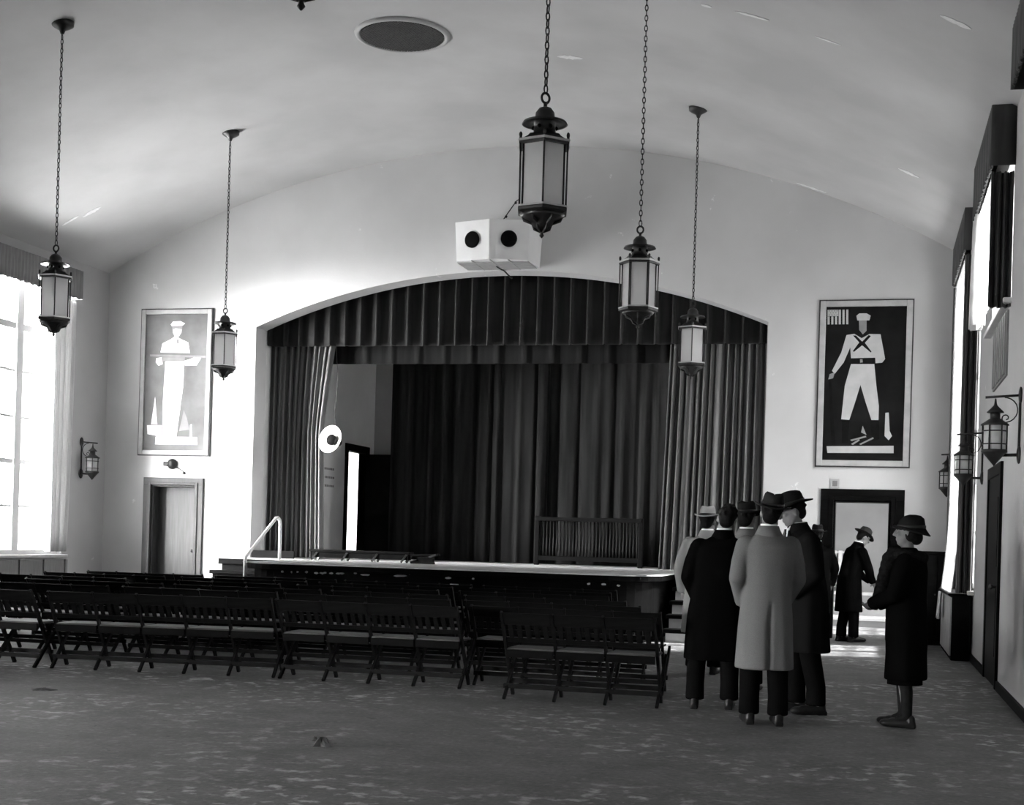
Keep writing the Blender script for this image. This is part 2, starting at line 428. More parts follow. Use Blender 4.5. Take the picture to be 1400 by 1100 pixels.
for i, (a, b2) in enumerate(LW):
    window(k, XL, 1, a, b2, .88, 5.2, 'tall bright double sash window in the side wall, %s from the stage' % ['first','second','third','fourth','fifth','sixth'][i], shade=(0, .02, .45, 1.05)[i]); k += 1
for i, (a, b2, z0, z1) in enumerate(RWIN):
    window(k, XR, -1, a, b2, z0, z1, ['long bright window above the radiator cover', 'high bright window above the black side door', 'high window beside the nearest dark drape'][i]); k += 1
window(k, XR, -1, 22.8, 25.2, .6, 2.9, 'unseen window added to light the passage beyond the open doorway')  # daylight opening added out of view to brighten the passage
# panelling below the left window, apron panel under the high window
p = MB(); p.box(XL, XL+.03, 17.6, 20.15, .10, .80)
for y in (17.6, 18.18, 18.85, 19.5, 20.1): p.box(XL+.03, XL+.055, y, y+.06, .10, .80)
struct(p.build('trim_1', M['panelgrey']), 'grey panelled strip below the bright window')
p = MB(); p.box(XR-.02, XR, 14.35, 15.85, 3.06, 3.70)
for i in range(7): y = 14.4+i*.21; p.box(XR-.035, XR-.02, y, y+.12, 3.08, 3.68)
struct(p.build('trim_2', M['panelgrey']), 'grey ribbed panel under the high window')
bb = MB().box(XR-.025, XR, YF, 14.45, 0, .09).box(XR-.025, XR, 16.1, 21.3, 0, .09)
struct(bb.build('baseboard_right', M['blackwood']), 'black baseboard along the side wall')
bb = MB().box(XL, LD[0]-.17, YB-.02, YB, 0, .12).box(LD[1]+.13, -10.2, YB-.02, YB, 0, .12).box(RD[1]+.2, XR, YB-.02, YB, 0, .12)
struct(bb.build('baseboard_back', M['blackwood']), 'dark baseboard along the stage wall')

# doors
def doorway(n, x0, x1, z, casing, cw, label, leaf=None):
    root = bpy.data.objects.new('door_%d' % n, None); COL.objects.link(root); struct(root, label); root.location = ((x0+x1)/2, YB, 0)
    w = (x1-x0)/2; m = MB()
    m.box(-w-cw, -w+.0, -.035, .10, 0, z+.0).box(w, w+cw, -.035, .10, 0, z).box(-w-cw, w+cw, -.035, .10, z, z+cw*.85)
    m.box(-w-cw*.35, -w, -.05, -.035, 0, z+cw*.3).box(w, w+cw*.35, -.05, -.035, 0, z+cw*.3).box(-w, w, -.05, -.035, z, z+cw*.3)
    m.box(-w, -w+.03, .0, WT-.01, 0, z).box(w-.03, w, .0, WT-.01, 0, z).box(-w, w, 0, WT-.01, z-.03, z)
    m.build('door_casing', casing, root, bevel=.006)
    if leaf:
        l = MB().box(-w+.03, w-.03, .20, .245, .01, z-.03)
        lo = l.build('door_leaf', leaf, root)
        h = MB().tube([(w-.11,.20,.98),(w-.11,.14,.98)], .015).ell((w-.11,.13,.98), (.03,.025,.03)).build('door_handle', M['bronze'], lo)
    return root
doorway(1, LD[0], LD[1], LD[2], M['casing'], .14, 'closed grey door under the picture of the white uniformed officer', M['door'])
doorway(2, RD[0], RD[1], RD[2], M['blackwood'], .19, 'open doorway with black casing under the sailor picture')
root = bpy.data.objects.new('door_3', None); COL.objects.link(root); struct(root, 'black side door below the high window'); root.location = (XR, 15.27, 0)
MB().box(-.03, 0, -.78, -.66, 0, 2.24).box(-.03, 0, .66, .78, 0, 2.24).box(-.03, 0, -.66, .66, 2.12, 2.24).build('door_casing', M['blackwood'], root, bevel=.005)
dl = MB().box(-.016, 0, -.66, .66, .01, 2.12).box(-.022,-.016,-.5,.5,.3,1.0).box(-.022,-.016,-.5,.5,1.2,1.9).build('door_leaf', M['blackwood'], root)
MB().tube([(-.016,-.56,1.0),(-.06,-.56,1.0)], .015).ell((-.07,-.56,1.0), (.025,.03,.03)).build('door_handle', M['bronze'], dl)

# room beyond the open doorway, stage house
struct(MB().box(-1.45, -1.3, YB+WT, 27.0, 0, 3.2).build('wall_passage_side', M['wall']), 'pale side wall of the passage beyond the open doorway')
struct(MB().box(-1.45, XR, 26.9, 27.05, 0, 3.2).build('wall_passage_end', M['stagewall']), 'pale end wall of the passage beyond the open doorway')
struct(MB().box(-1.45, XR+.1, YB+WT, 27.05, 3.2, 3.35).build('ceiling_passage', M['wall']), 'ceiling of the passage')
# stage house: side wall with a doorway, back wall, roof
SX = -9.9
sw = MB()
for a, b2, z0, z1 in ((YB+WT, 25.72, 0, 6.6), (25.72, 26.75, 2.96, 6.6), (26.75, 27.3, 0, 6.6)): sw.box(SX-.15, SX, a, b2, z0, z1)
M['stageside'] = wall_mat('stage_side_paint', .8, False)
struct(sw.build('wall_stage_side', M['stageside']), 'pale side wall of the stage behind the drape')
struct(MB().box(SX-.15, -1.3, 27.2, 27.35, 0, 6.6).build('wall_stage_back', M['stagewall']), 'back wall of the stage')
struct(MB().box(-1.6,-1.45, YB+WT, 22.2, 0, 6.6).box(-1.6,-1.45, 24.0, 27.2, 0, 6.6).box(-1.6,-1.45, 22.2, 24.0, 0, 3.5).box(-1.6,-1.45, 22.2, 24.0, 6.3, 6.6).build('wall_stage_right', M['stagewall']), 'far side wall of the stage')
struct(MB().box(PX0, PX1, YB, YB+WT, ZS-.05, ZS).box(SX, -1.6, YB+WT, 27.2, ZS-.05, ZS).build('floor_stage', M['stagewood']), 'pale boards of the stage floor behind the arch')
struct(MB().box(-12.05, SX, YB+WT, 27.2, ZS-.05, ZS).build('floor_wing', M['stagewood']), 'floor of the side room off the stage')
struct(MB().box(-12.9, -1.3, YB+WT, 27.5, 6.6, 6.75).build('ceiling_stage', M['stagewall']), 'ceiling over the stage')
struct(MB().box(-12.2, -11.4, 27.2, 27.35, 0, 6.6).box(-11.4, SX-.15, 27.2, 27.35, 3.5, 6.6).box(-11.4, SX-.15, 27.2, 27.35, 0, .75).build('wall_wing', M['wall']), 'wall of the lit side room off the stage')
struct(MB().box(-12.2, -12.05, YB+WT, 27.2, 0, 6.6).build('wall_wing_side', M['wall']), 'outer wall of the lit side room')
L = bpy.data.lights.new('sky_portal', 'AREA'); L.shape = 'RECTANGLE'; L.size = 2.8; L.size_y = 1.8; L.cycles.is_portal = True
lo = bpy.data.objects.new('sky_portal', L); COL.objects.link(lo); lo.location = (-1.44, 23.1, 4.9); lo.rotation_euler = (0, PI/2, 0)
struct(MB().box(-1.53, -1.52, 22.2, 24.0, 3.5, 6.3).build('window_10', M['frost']), 'unseen frosted pane added to light the stage side wall')  # unseen pane, added so daylight reaches the opposite stage wall
wp = MB().box(-11.4, SX-.15, 27.25, 27.26, .75, 3.5).build('window_9', M['shade']); struct(wp, 'lit frosted window of the side room off the stage')
root = bpy.data.objects.new('door_4', None); COL.objects.link(root); struct(root, 'dark framed stage door standing open to a bright side room'); root.location = (SX, 26.235, ZS)
MB().box(-.16, .03, -.66, -.515, 0, 2.2).box(-.16, .03, .515, .66, 0, 2.2).box(-.16, .03, -.515, .515, 2.06, 2.2).build('door_casing', M['blackwood'], root, bevel=.006)
lf = MB().box(.03, .95, .50, .545, .01, 2.05).build('door_leaf', M['black'], root)
MB().ell((.86,.47,1.0), (.03,.03,.03)).build('door_handle', M['brightrim'], lf)

t = thing('stencilled_notice', 'faint stencilled lines on the pale stage wall beside the open stage door', 'notice', (SX, 24.75, 2.55)); random.seed(4)
for j in range(3):
    m_ = MB(); y = -.22 + random.uniform(0,.06)
    while y < .26:
        L = random.uniform(.03,.07); m_.box(-.004, .003, y, y+L, -.16*j-.02, -.16*j+.02); y += L+.025
    m_.build('stencil_line', M['panelgrey'], t)
t = thing('wall_switch', 'small dark switch low on the pale stage wall', 'switch', (SX, 24.0, 1.45))
MB().box(0,.02,-.05,.05,-.12,.12).build('plate', M['iron'], t, bevel=.004)
MB().box(.02,.04,-.015,.015,-.03,.03).build('lever', M['bronze'], t)
# ------------------------------------------------------------------ stage platform and steps
st = thing('stage', 'low stage platform with pale rounded lip and dark panelled front', 'stage', (PC, 18.25, 0))
FX0, FX1, FY = -8.75 - PC, -2.72 - PC, 0.0
def apron_outline(inset, yb):
    r = .75 - inset; pts = []
    for i in range(9): a = PI + PI/2*i/8; pts.append((FX0+inset + r + r*math.cos(a), inset + r + r*math.sin(a)))
    for i in range(9): a = 1.5*PI + PI/2*i/8; pts.append((FX1-inset - r + r*math.cos(a), inset + r + r*math.sin(a)))
    return pts + [(FX1-inset, yb), (FX0+inset, yb)]
def slab(mb, outl, z0, z1):
    n = len(outl); vs = [(x,y,z0) for x,y in outl] + [(x,y,z1) for x,y in outl]
    mb.add(vs, [tuple(range(n-1,-1,-1)), tuple(range(n,2*n))] + [(k,(k+1) % n,n+(k+1) % n,n+k) for k in range(n)])
    return mb
fr = slab(MB(), apron_outline(.10, 3.04), 0, ZS-.09)
fr.build('apron_front', M['blackwood'], st)
ls = slab(MB(), apron_outline(0, 3.04), ZS-.09, ZS-.012); ls.build('apron_edge', M['blackwood'], st, bevel=.012)
nz = slab(MB(), apron_outline(-.02, 3.04), ZS-.012, ZS).build('stage_nosing', M['nosing'], st, bevel=.006)
MB().box(FX0+.12, FX1-.12, .16, 3.04, ZS, ZS+.004).build('stage_floor', M['stagewood'], st)
# chipped bare patches of the apron front
random.seed(3)
for x, z, w in [(-8.0+.12*i+random.uniform(0,.05), .80+random.uniform(-.01,.01), random.uniform(.02,.09)) for i in range(8)] + [(-6.75,.80,.16),(-6.9,.815,.05),(-6.25,.805,.20),(-6.1,.84,.05),(-7.1,.81,.09),(-7.35,.81,.06),(-5.55,.80,.1),(-5.2,.8,.04),(-3.6,.79,.05),(-3.4,.79,.08),(-3.2,.78,.05)]:
    pts = [(x-PC+w/2*math.cos(a)*random.uniform(.7,1.1), z-.02+.016*math.sin(a)*random.uniform(.6,1.2)) for a in [2*PI*q/9 for q in range(9)]]
    MB().prism(pts, .094, .102).build('bare_wood_patch', M['chip'], st, label='pale bare patch on the dark stage front')

# steps on both sides of the apron
def side_steps(name, x0, x1, label, risers, dark, landing_y, cut=0):
    t = thing(name, label, 'steps', ((x0+x1)/2, YB-.012, 0)); w = (x1-x0)/2
    d0 = landing_y - YB
    body = MB(); tr = MB(); rs = MB()
    body.box(-w+.04, w-.04, d0+.06, 0, 0, ZS-.09)
    tr.box(-w, w, d0, 0, ZS-.09, ZS-.0)
    n = 4; h = ZS/(n+1)
    for i in range(n):
        z = ZS - h*(i+1); y0 = d0 - .30*(i+1)
        (body if dark else rs).box(-w+.04, w-.04-cut, y0+.04, y0+.34, 0, z-.055)
        tr.box(-w, w-cut, y0, y0+.31, z-.055, z)
    body.build('step_body', M['blackwood'], t); tr.build('tread', M['blackwood'], t, bevel=.008)
    if not dark: rs.build('riser', M['riser'], t, label='pale riser')
    return t
t = side_steps('stage_steps', -9.93, -8.80, 'dark steps with landing beside the stage, under the pale handrail', None, True, 20.3, .17)
MB().box(-.565, .565, -1.01, -.0, ZS, ZS+.006).build('landing_top', M['nosing'], t)
MB().box(-.45, .3, -.03, -.005, ZS+.0, ZS+.13).build('skirting', M['blackwood'], t)
side_steps('stage_steps', -2.68, -1.62, 'steps with pale risers beside the group of men', None, False, 20.1)
hr = MB(); hr.tube([(0,0,0),(0,.0,.90),(.0,.03,.965),(.0,.98,1.50),(.0,1.06,1.55),(.0,1.15,1.555),(.0,1.215,1.52),(.0,1.235,1.45),(.0,1.24,.91)], .026, 10)
o = hr.build('handrail', M['white'], loc=(-8.875, 19.02, 0)); tag(o, 'pale bent pipe handrail rising beside the dark stage steps', 'handrail')
o = MB().box(-.06,.06,-.008,.008,-.055,.045).build('paper_notice', M['paper'], loc=(-8.33, 18.395, .62)); tag(o, 'white card fixed at the end of the stage front', 'notice')
o = MB().box(-.055,.055,-.02,.012,-.03,.03).box(-.04,.04,-.028,-.02,-.02,.02).build('outlet_box', M['paper'], loc=(-5.46, 18.335, .67)); tag(o, 'small pale outlet box on the dark stage front', 'outlet')

# steps inside the passage (seen through the doorway)
t = thing('passage_steps', 'pale steps inside the passage beyond the open doorway', 'steps', (0, 24.7, 0))
for i, z in enumerate((.16, .35, .54)):
    MB().box(-1.29, 1.24, .8*i, min(2.17, .8*i+.8 + (0 if i < 2 else .6)), z-.05, z).build('tread', M['riser'], t)
    MB().box(-1.29, 1.24, .8*i+.03, min(2.17, .8*i+.8 + (0 if i < 2 else .6)), 0, z-.05).build('riser', M['stagewall'], t)
rd = MB()
for i in range(5): rd.box(-.32+i*.11, -.25+i*.11, -.05, .05, .08, .75)
rd.box(-.34,.24,-.03,.03,.7,.74).box(-.34,.24,-.03,.03,.12,.16)
for x in (-.3, .2): rd.box(x-.02,x+.02,-.03,.03,0,.1)
o = rd.build('radiator', M['riser'], loc=(-.45, 26.75, .54)); tag(o, 'pale ribbed radiator in the passage beyond the doorway', 'radiator')

# ------------------------------------------------------------------ stage drapes
def drape(name, x0, x1, y, z0, ztop, period, amp, mt, label, group=None, sharp=False, nz=10, seed=0, gather=None, hem=0, wav=0):
    rnd = random.Random(seed); mb = MB(); n = max(24, int((x1-x0)/period*(20 if sharp else 14))); ph = [rnd.uniform(0, 6.28) for _ in range(6)]
    vs = []; xm = (x0+x1)/2
    for j in range(nz+1):
        t = j/nz
        for i in range(n+1):
            u = i/n; x = x0 + (x1-x0)*u
            zt = ztop(x) if callable(ztop) else ztop
            z = z0 + (zt-z0)*t
            k = 2*PI*(x-x0)/period + (0 if sharp else 1.1*math.sin(2*PI*u*3.1+ph[0]) + .7*math.sin(2*PI*u*7.3+ph[1]))
            if sharp: off = -amp*(max(0, math.cos(k))**sharp)
            else: off = amp*(math.sin(k)*.75 + .35*math.sin(2.3*k+ph[2]))*(1 - .25*t + .15*math.sin(ph[3]+u*9))
            xx = x
            if gather: xx = gather(x, t)
            vs.append((xx-xm, off, z - z0 + (hem*math.sin(k) if j == 0 else 0)))
    fs = [(j*(n+1)+i, j*(n+1)+i+1, (j+1)*(n+1)+i+1, (j+1)*(n+1)+i) for j in range(nz) for i in range(n)]
    mb.add(vs, fs, True)
    o = mb.build(name, mt, loc=(xm, y, z0), solid=.012); tag(o, label, 'curtain', group); return o
drape('stage_valance', PX0+.005, PX1-.005, 21.90, 4.45, lambda x: arch(x)+.25, .272, .13, M['velvet'], 'dark pleated valance filling the top of the stage arch', sharp=7, nz=4)
drape('stage_teaser', -9.2, -2.4, 22.28, 4.20, 6.605, .46, .05, M['velvet2'], 'dark flat pleated border hanging behind the front valance', nz=3, sharp=3, seed=4)
def gl(x, t):      # left leg: the inner edge swings back towards the wall lower down
    u = (x+9.9)/1.15; tt = max(0, (t-.55)/.45)
    return x - (.20*u*u*(1-tt**1.2)) + (.06*u*u*(1-t/.55) if t < .55 else 0)
drape('stage_leg_drape', -9.9, -8.72, 22.02, ZS+.02, 4.7, .105, .075, M['leg'], 'heavy pleated drape at the stage side behind the handrail', 'stage side drapes', seed=11, gather=gl, nz=16)
def gr(x, t): return x - .10*(1-t)*max(0, (-1.5-x)/1.6)
drape('stage_leg_drape', -3.10, -1.52, 22.02, ZS+.02, 4.7, .115, .085, M['leg'], 'heavy pleated drape at the stage side above the group of men', 'stage side drapes', seed=23, gather=gr, nz=12)
drape('back_drape', -8.47, -5.55, 24.15, ZS+.01, 5.6, .36, .07, M['velvet2'], 'dark drape at the back of the stage beside the open stage door', 'back drapes', seed=31, nz=6)
drape('back_drape', -5.62, -3.0, 24.3, ZS+.01, 5.6, .52, .07, M['velvet2'], 'drape of broad folds at the back of the stage behind the railing', 'back drapes', seed=47, nz=6)

# low railing on the stage
t = thing('stage_railing', 'low dark spindled railing in front of the back drapes', 'railing', (-4.65, 23.55, ZS))
MB().box(-.92,.92,-.05,.05,.76,.83).build('top_rail', M['blackwood'], t, bevel=.01)
MB().box(-.90,.90,-.035,.035,.08,.16).build('bottom_rail', M['blackwood'], t, bevel=.008)
for s in (-1, 1): MB().box(s*.90-.04, s*.90+.04, -.04, .04, 0, .84).build('post', M['blackwood'], t, bevel=.008)
sp = MB()
for i in range(30): x = -.84+i*1.68/29; sp.tube([(x,0,.15),(x,0,.3),(x,0,.5),(x,0,.77)], [.012,.02,.012,.014], 6)
o = sp.build('spindle', M['darkwood'], t)
# low bench lying on the stage
t = thing('stage_bench', 'low dark folded bench lying near the stage edge', 'bench', (-7.66, 20.75, ZS+.018))
MB().box(-.88,.78,-.12,.12,.125,.165).build('bench_top', M['blackwood'], t, bevel=.008)
MB().box(-.84,.74,-.10,-.07,.04,.125).box(-.84,.74,.07,.10,.04,.125).build('bench_rail', M['blackwood'], t)
for x in (-.78,-.28,.22,.70):
    for q in (-1, 1): MB().bar((x-.05,q*.13,.0),(x+.03,q*.10,.13),.03,.03).build('leg', M['seatwood'], t)
t = thing('folded_stand', 'tangle of dark folded legs beside the low stage bench', 'stand', (-6.62, 20.6, ZS+.008))
MB().bar((-.2,-.1,.02),(.22,.1,.16),.03,.03).bar((-.2,.1,.02),(.22,-.1,.15),.03,.03).bar((-.22,0,.13),(.24,0,.15),.05,.03).bar((-.18,-.12,.02),(.2,-.12,.02),.03,.03).build('frame', M['blackwood'], t)
MB().box(-.1,.14,-.06,.06,.03,.11).build('clamp', M['blackwood'], t)

# round reflector lamp hanging in the stage opening
t = thing('reflector_lamp', 'round white reflector floodlight hanging in the stage opening', 'lamp', (-8.62, 21.62, 2.88))
Rm = R('Z', -18) @ R('X', 78)
MB().lathe([(.045,-.13),(.07,-.12),(.10,-.09),(.17,-.03),(.225,.02),(.235,.03),(.225,.028),(.165,-.015),(.095,-.07),(.05,-.085)], 32, M=Rm).build('reflector', M['white'], t)
MB().lathe([(.03,-.24),(.055,-.22),(.06,-.12),(.05,-.10)], 16, M=Rm).build('socket', M['iron'], t)
MB().lathe([(.01,.055),(.06,.045),(.095,-.0),(.085,-.05),(.035,-.1)], 16, M=Rm).build('bulb', M['black'], t)
MB().tube([Rm @ Vector((0,0,-.22)), (.02,.06,.4), (.06,.08,1.0), (.0,.10,1.6)], .004, 6).build('cord', M['iron'], t)

# loudspeaker box over the arch
t = thing('loudspeaker_box', 'white two faced loudspeaker box above the stage arch', 'loudspeaker', (-5.70, YB-.003, 5.56))
pl = [(-.50,0),(-.58,-.68),(0,-.86),(.58,-.68),(.62,0)]
def vprism(mb, pl, z0, z1):
    n = len(pl); vs = [(x,y,z0) for x,y in pl]+[(x,y,z1) for x,y in pl]
    return mb.add(vs, [tuple(range(n)), tuple(range(2*n-1,n-1,-1))]+[(k,(k+1) % n,n+(k+1) % n,n+k) for k in range(n)])
bm_ = MB(); n = 5; top = [(x*1.02, y, .60) for x, y in pl]; bot = [(x*.97, y*(.95), 0.0) for x, y in pl]
bm_.add(bot+top, [(4,3,2,1,0),(5,6,7,8,9)]+[(k,(k+1) % 5,5+(k+1) % 5,5+k) for k in range(5)])
bm_.build('cabinet', M['whitepaint'], t, bevel=.008)
for s in (-1, 1):
    nrm = Vector((s*.18, -.58, 0)).normalized(); c0 = Vector((s*.29, -.765, .31)); ax = Matrix((Vector((0,0,1)).cross(nrm).normalized(), Vector((0,0,1)), nrm)).transposed()
    MB().lathe([(.125,-.02),(.125,.012),(.115,.016),(.05,.010),(.02,.010)], 32, c=c0, M=ax).build('speaker_cone', M['black'], t)
MB().box(-.56,.56,-.60,-.02,-.012,0).box(-.3,-.285,-.75,0,-.016,-.0).box(0,.015,-.78,0,-.016,0).box(.28,.295,-.75,0,-.016,0).build('base_board', M['frame'], t)
MB().tube([(.02,-.3,.6),(.0,-.12,.72),(.2,-.02,1.06),(.24,-.005,1.09)], .008, 6).ell((.06,-.1,.80), (.02,.02,.02)).ell((.19,-.03,1.03),(.02,.02,.025)).build('guy_wire', M['iron'], t)
MB().tube([(-.02,-.30,-.01),(.0,-.06,-.02),(.02,-.012,-.02),(.10,-.012,-.10),(.16,-.012,-.15)], .012, 6).build('cable', M['iron'], t)

# ------------------------------------------------------------------ pictures
def picture(x0, x1, z0, z1, ground, label, fw):
    t = thing('framed_picture', label, 'picture', ((x0+x1)/2, YB, z0)); w = (x1-x0)/2; h = z1-z0
    MB().box(-w,-w+fw,-.05,0,0,h).box(w-fw,w,-.05,0,0,h).box(-w+fw,w-fw,-.05,0,0,fw).box(-w+fw,w-fw,-.05,0,h-fw,h).build('frame', M['frame'], t, bevel=.008)
    MB().box(-w-.018,-w,-.03,0,-.018,h+.018).box(w,w+.018,-.03,0,-.018,h+.018).box(-w,w,-.03,0,-.018,0).box(-w,w,-.03,0,h,h+.018).build('frame_edge', M['casing'], t)
    MB().box(-w+fw,w-fw,-.02,-.001,fw,h-fw).build('canvas', ground, t)
    return t, w, h
def flat(t, name, polys, mt, lift=0, w=1, h=1):
    mb = MB()
    for p in polys: mb.prism(p, -.0215-lift, -.019)
    return mb.build(name, mt, t)
def circ(cx, cz, rx, rz, n=16, a0=0, a1=360): return [(cx+rx*math.cos(math.radians(a0+(a1-a0)*i/n)), cz+rz*math.sin(math.radians(a0+(a1-a0)*i/n))) for i in range(n + (0 if a1-a0 == 360 else 1))]
# officer in white holding a long bar, on a grey ground
t, w, h = picture(-11.92, -10.64, 2.57, 4.99, M['canvasgrey'], 'light picture of a white uniformed officer above the closed grey door', .075)
def U(pts, sx=128/430., ox=-.64, H=h, top=40., sc=None):   # picture pixels (zoomed) -> local metres
    return [(-w + (x-60)/(480-60.)*2*w, H - (z-40)/(925-40.)*H) for x, z in pts]
flat(t, 'painted_wash', [U([(110,330),(200,330),(195,800),(150,800),(125,600)]), U([(320,380),(440,340),(440,880),(300,880)])], M['canvasgrey'])
flat(t, 'painted_uniform', [U([(175,300),(185,245),(235,220),(262,200),(300,222),(340,240),(352,305)]), U([(205,355),(320,355),(318,500),(298,690),(285,815),(200,815),(198,600)]), U([(150,335),(185,330),(190,372),(165,382),(148,362)]), U([(320,352),(400,325),(420,335),(395,380),(325,382)])], M['figwhite'], .001)
flat(t, 'painted_cap', [U([(232,130),(245,112),(290,110),(318,125),(300,140),(240,142)])], M['figwhite'], .002)
flat(t, 'painted_face', [U([(243,140),(302,138),(298,180),(282,206),(258,205),(245,180)])], M['figgrey'], .0012)
flat(t, 'painted_hair', [U([(243,140),(302,138),(300,160),(262,152),(247,160)])], M['figmid'], .0022)
flat(t, 'painted_tie', [U([(271,222),(284,222),(286,244),(277,250),(270,240)])], M['figmid'], .0025)
flat(t, 'painted_bar', [U([(112,312),(448,322),(448,334),(112,324)]), U([(192,330),(322,330),(322,352),(192,352)])], M['figmid'], .003)
flat(t, 'painted_plinth', [U([(160,815),(410,815),(412,862),(158,862)]), U([(130,740),(150,570),(168,740)]), U([(366,740),(376,735),(380,812),(364,812)]), U([(105,745),(195,745),(195,815),(110,800)])], M['figwhite'], .0008)
flat(t, 'painted_foliage', [U([(300,780),(312,720),(325,650),(345,700),(362,770)])], M['figmid'], .0006)
# sailor in white with a rifle, on a dark ground
t, w, h = picture(-.80, .52, 2.55, 4.985, M['canvasdark'], 'dark picture of a sailor in white with a rifle above the open doorway', .085)
def V(pts): return [(-w + (x-35-(1043-z)*.028)/(565.)*2*w, h - (z-50)/(993.)*h) for x, z in pts]
flat(t, 'painted_uniform', [V([(222,255),(270,248),(315,275),(362,250),(430,252),(458,400),(440,422),(400,425),(395,395),(250,395),(245,330),(205,420),(150,488),(133,470),(190,360)]), V([(250,430),(392,430),(405,560),(420,680),(418,765),(375,765),(340,660),(308,555),(275,660),(240,765),(190,762),(212,560)])], M['figgrey'], .001)
flat(t, 'painted_cap', [V([(283,140),(300,126),(345,126),(370,140),(362,168),(288,168)])], M['figgrey'], .001)
flat(t, 'painted_face', [V([(298,168),(345,168),(345,230),(322,252),(300,225)])], M['figmid'], .0008)
flat(t, 'painted_neckerchief', [V([(262,258),(280,258),(318,295),(358,256),(372,262),(335,303),(375,355),(372,362),(318,318),(266,358),(262,350),(300,300)]), V([(245,395),(398,392),(400,428),(246,430)])], M['figdark'], .002)
flat(t, 'painted_buckle', [V(circ_) for circ_ in [[(305,402),(320,400),(322,420),(306,422)]]], M['figmid'], .003)
flat(t, 'painted_rifle', [V([(112,520),(128,518),(135,640),(155,915),(130,918),(120,700)]), V([(195,770),(240,770),(230,905),(195,905)]), V([(365,770),(420,768),(425,880),(380,890)])], M['black'], .001)
flat(t, 'painted_hand', [V([(118,490),(150,480),(140,515),(110,522)])], M['figmid'], .0025)
flat(t, 'painted_base', [V([(100,925),(510,918),(510,962),(105,965)]), V([(460,722),(480,720),(486,830),(500,860),(480,885),(455,860)])], M['figgrey'], .0012)
flat(t, 'painted_debris', [V([(245,885),(340,860),(345,868),(255,893)]), V([(300,910),(385,868),(390,876),(310,915)]), V([(312,840),(322,800),(345,855)]), V([(250,910),(300,880),(304,888),(262,916)])], M['figmid'], .0015)
flat(t, 'painted_flag', [V([(105+ (0 if i > 2 else 0)+i*23, 102 if i > 2 else 142), (118+i*23, 102 if i > 2 else 142), (118+i*23, 190), (105+i*23, 190)]) for i in range(6)] + [V([(105,102),(172,102),(172,140),(105,140)])], M['figgrey'], .001)
flat(t, 'painted_canton', [V([(112+j*16+(8 if i % 2 else 0), 106+i*12), (120+j*16+(8 if i % 2 else 0), 106+i*12), (120+j*16+(8 if i % 2 else 0), 112+i*12), (112+j*16+(8 if i % 2 else 0), 112+i*12)]) for i in range(3) for j in range(4 if i % 2 == 0 else 3)], M['figmid'], .002)

# small things on the stage wall
t = thing('door_bell', 'small black bell above the closed grey door', 'bell', (-11.30, YB, 2.42))
MB().lathe([(.02,-.02),(.085,.0),(.085,.03),(.05,.06),(.02,.07)], 20, M=R('X', 90)).build('gong', M['iron'], t)
MB().box(-.15,-.05,-.05,.01,-.035,.035).build('bell_box', M['iron'], t, bevel=.01)
MB().tube([(.02,-.01,-.02),(.2,-.01,-.12),(.215,-.01,-.14)], .006, 6).ell((.22,-.012,-.15),(.03,.012,.022)).build('wire', M['iron'], t)
t = thing('wall_plate', 'small pale framed plate on the wall above the black doorway casing', 'plate', (-.52, YB, 2.29))
MB().box(-.065,.065,-.02,0,-.07,.07).build('plate', M['frame'], t, bevel=.005)
MB().box(-.035,.035,-.025,-.02,-.04,.04).build('plate_face', M['panelgrey'], t)

# ceiling vent
t = thing('ceiling_vent', 'round dark grille in the crown of the ceiling', 'vent', (-5.72, 16.3, vault(-5.72)))
MB().torus((0,0,-.012), .55, .035, n=48, m=8).build('vent_ring', M['ceiling'], t)
MB().lathe([(.01,-.006),(.51,-.006),(.51,-.03),(.01,-.03)], 48).build('vent_plate', M['black'], t)
gr_ = MB()
for i in range(-17, 18):
    u = i*.03; L = math.sqrt(max(0, .51**2-u*u))
    if L > .05:
        a = math.radians(40)
        for s in (1, -1):
            d = Vector((math.cos(a), s*math.sin(a), 0)); nn = Vector((-d.y, d.x, 0))
            gr_.bar(nn*u - d*L + Vector((0,0,-.036)), nn*u + d*L + Vector((0,0,-.036)), .010, .006)
gr_.build('vent_mesh', M['grille'], t)

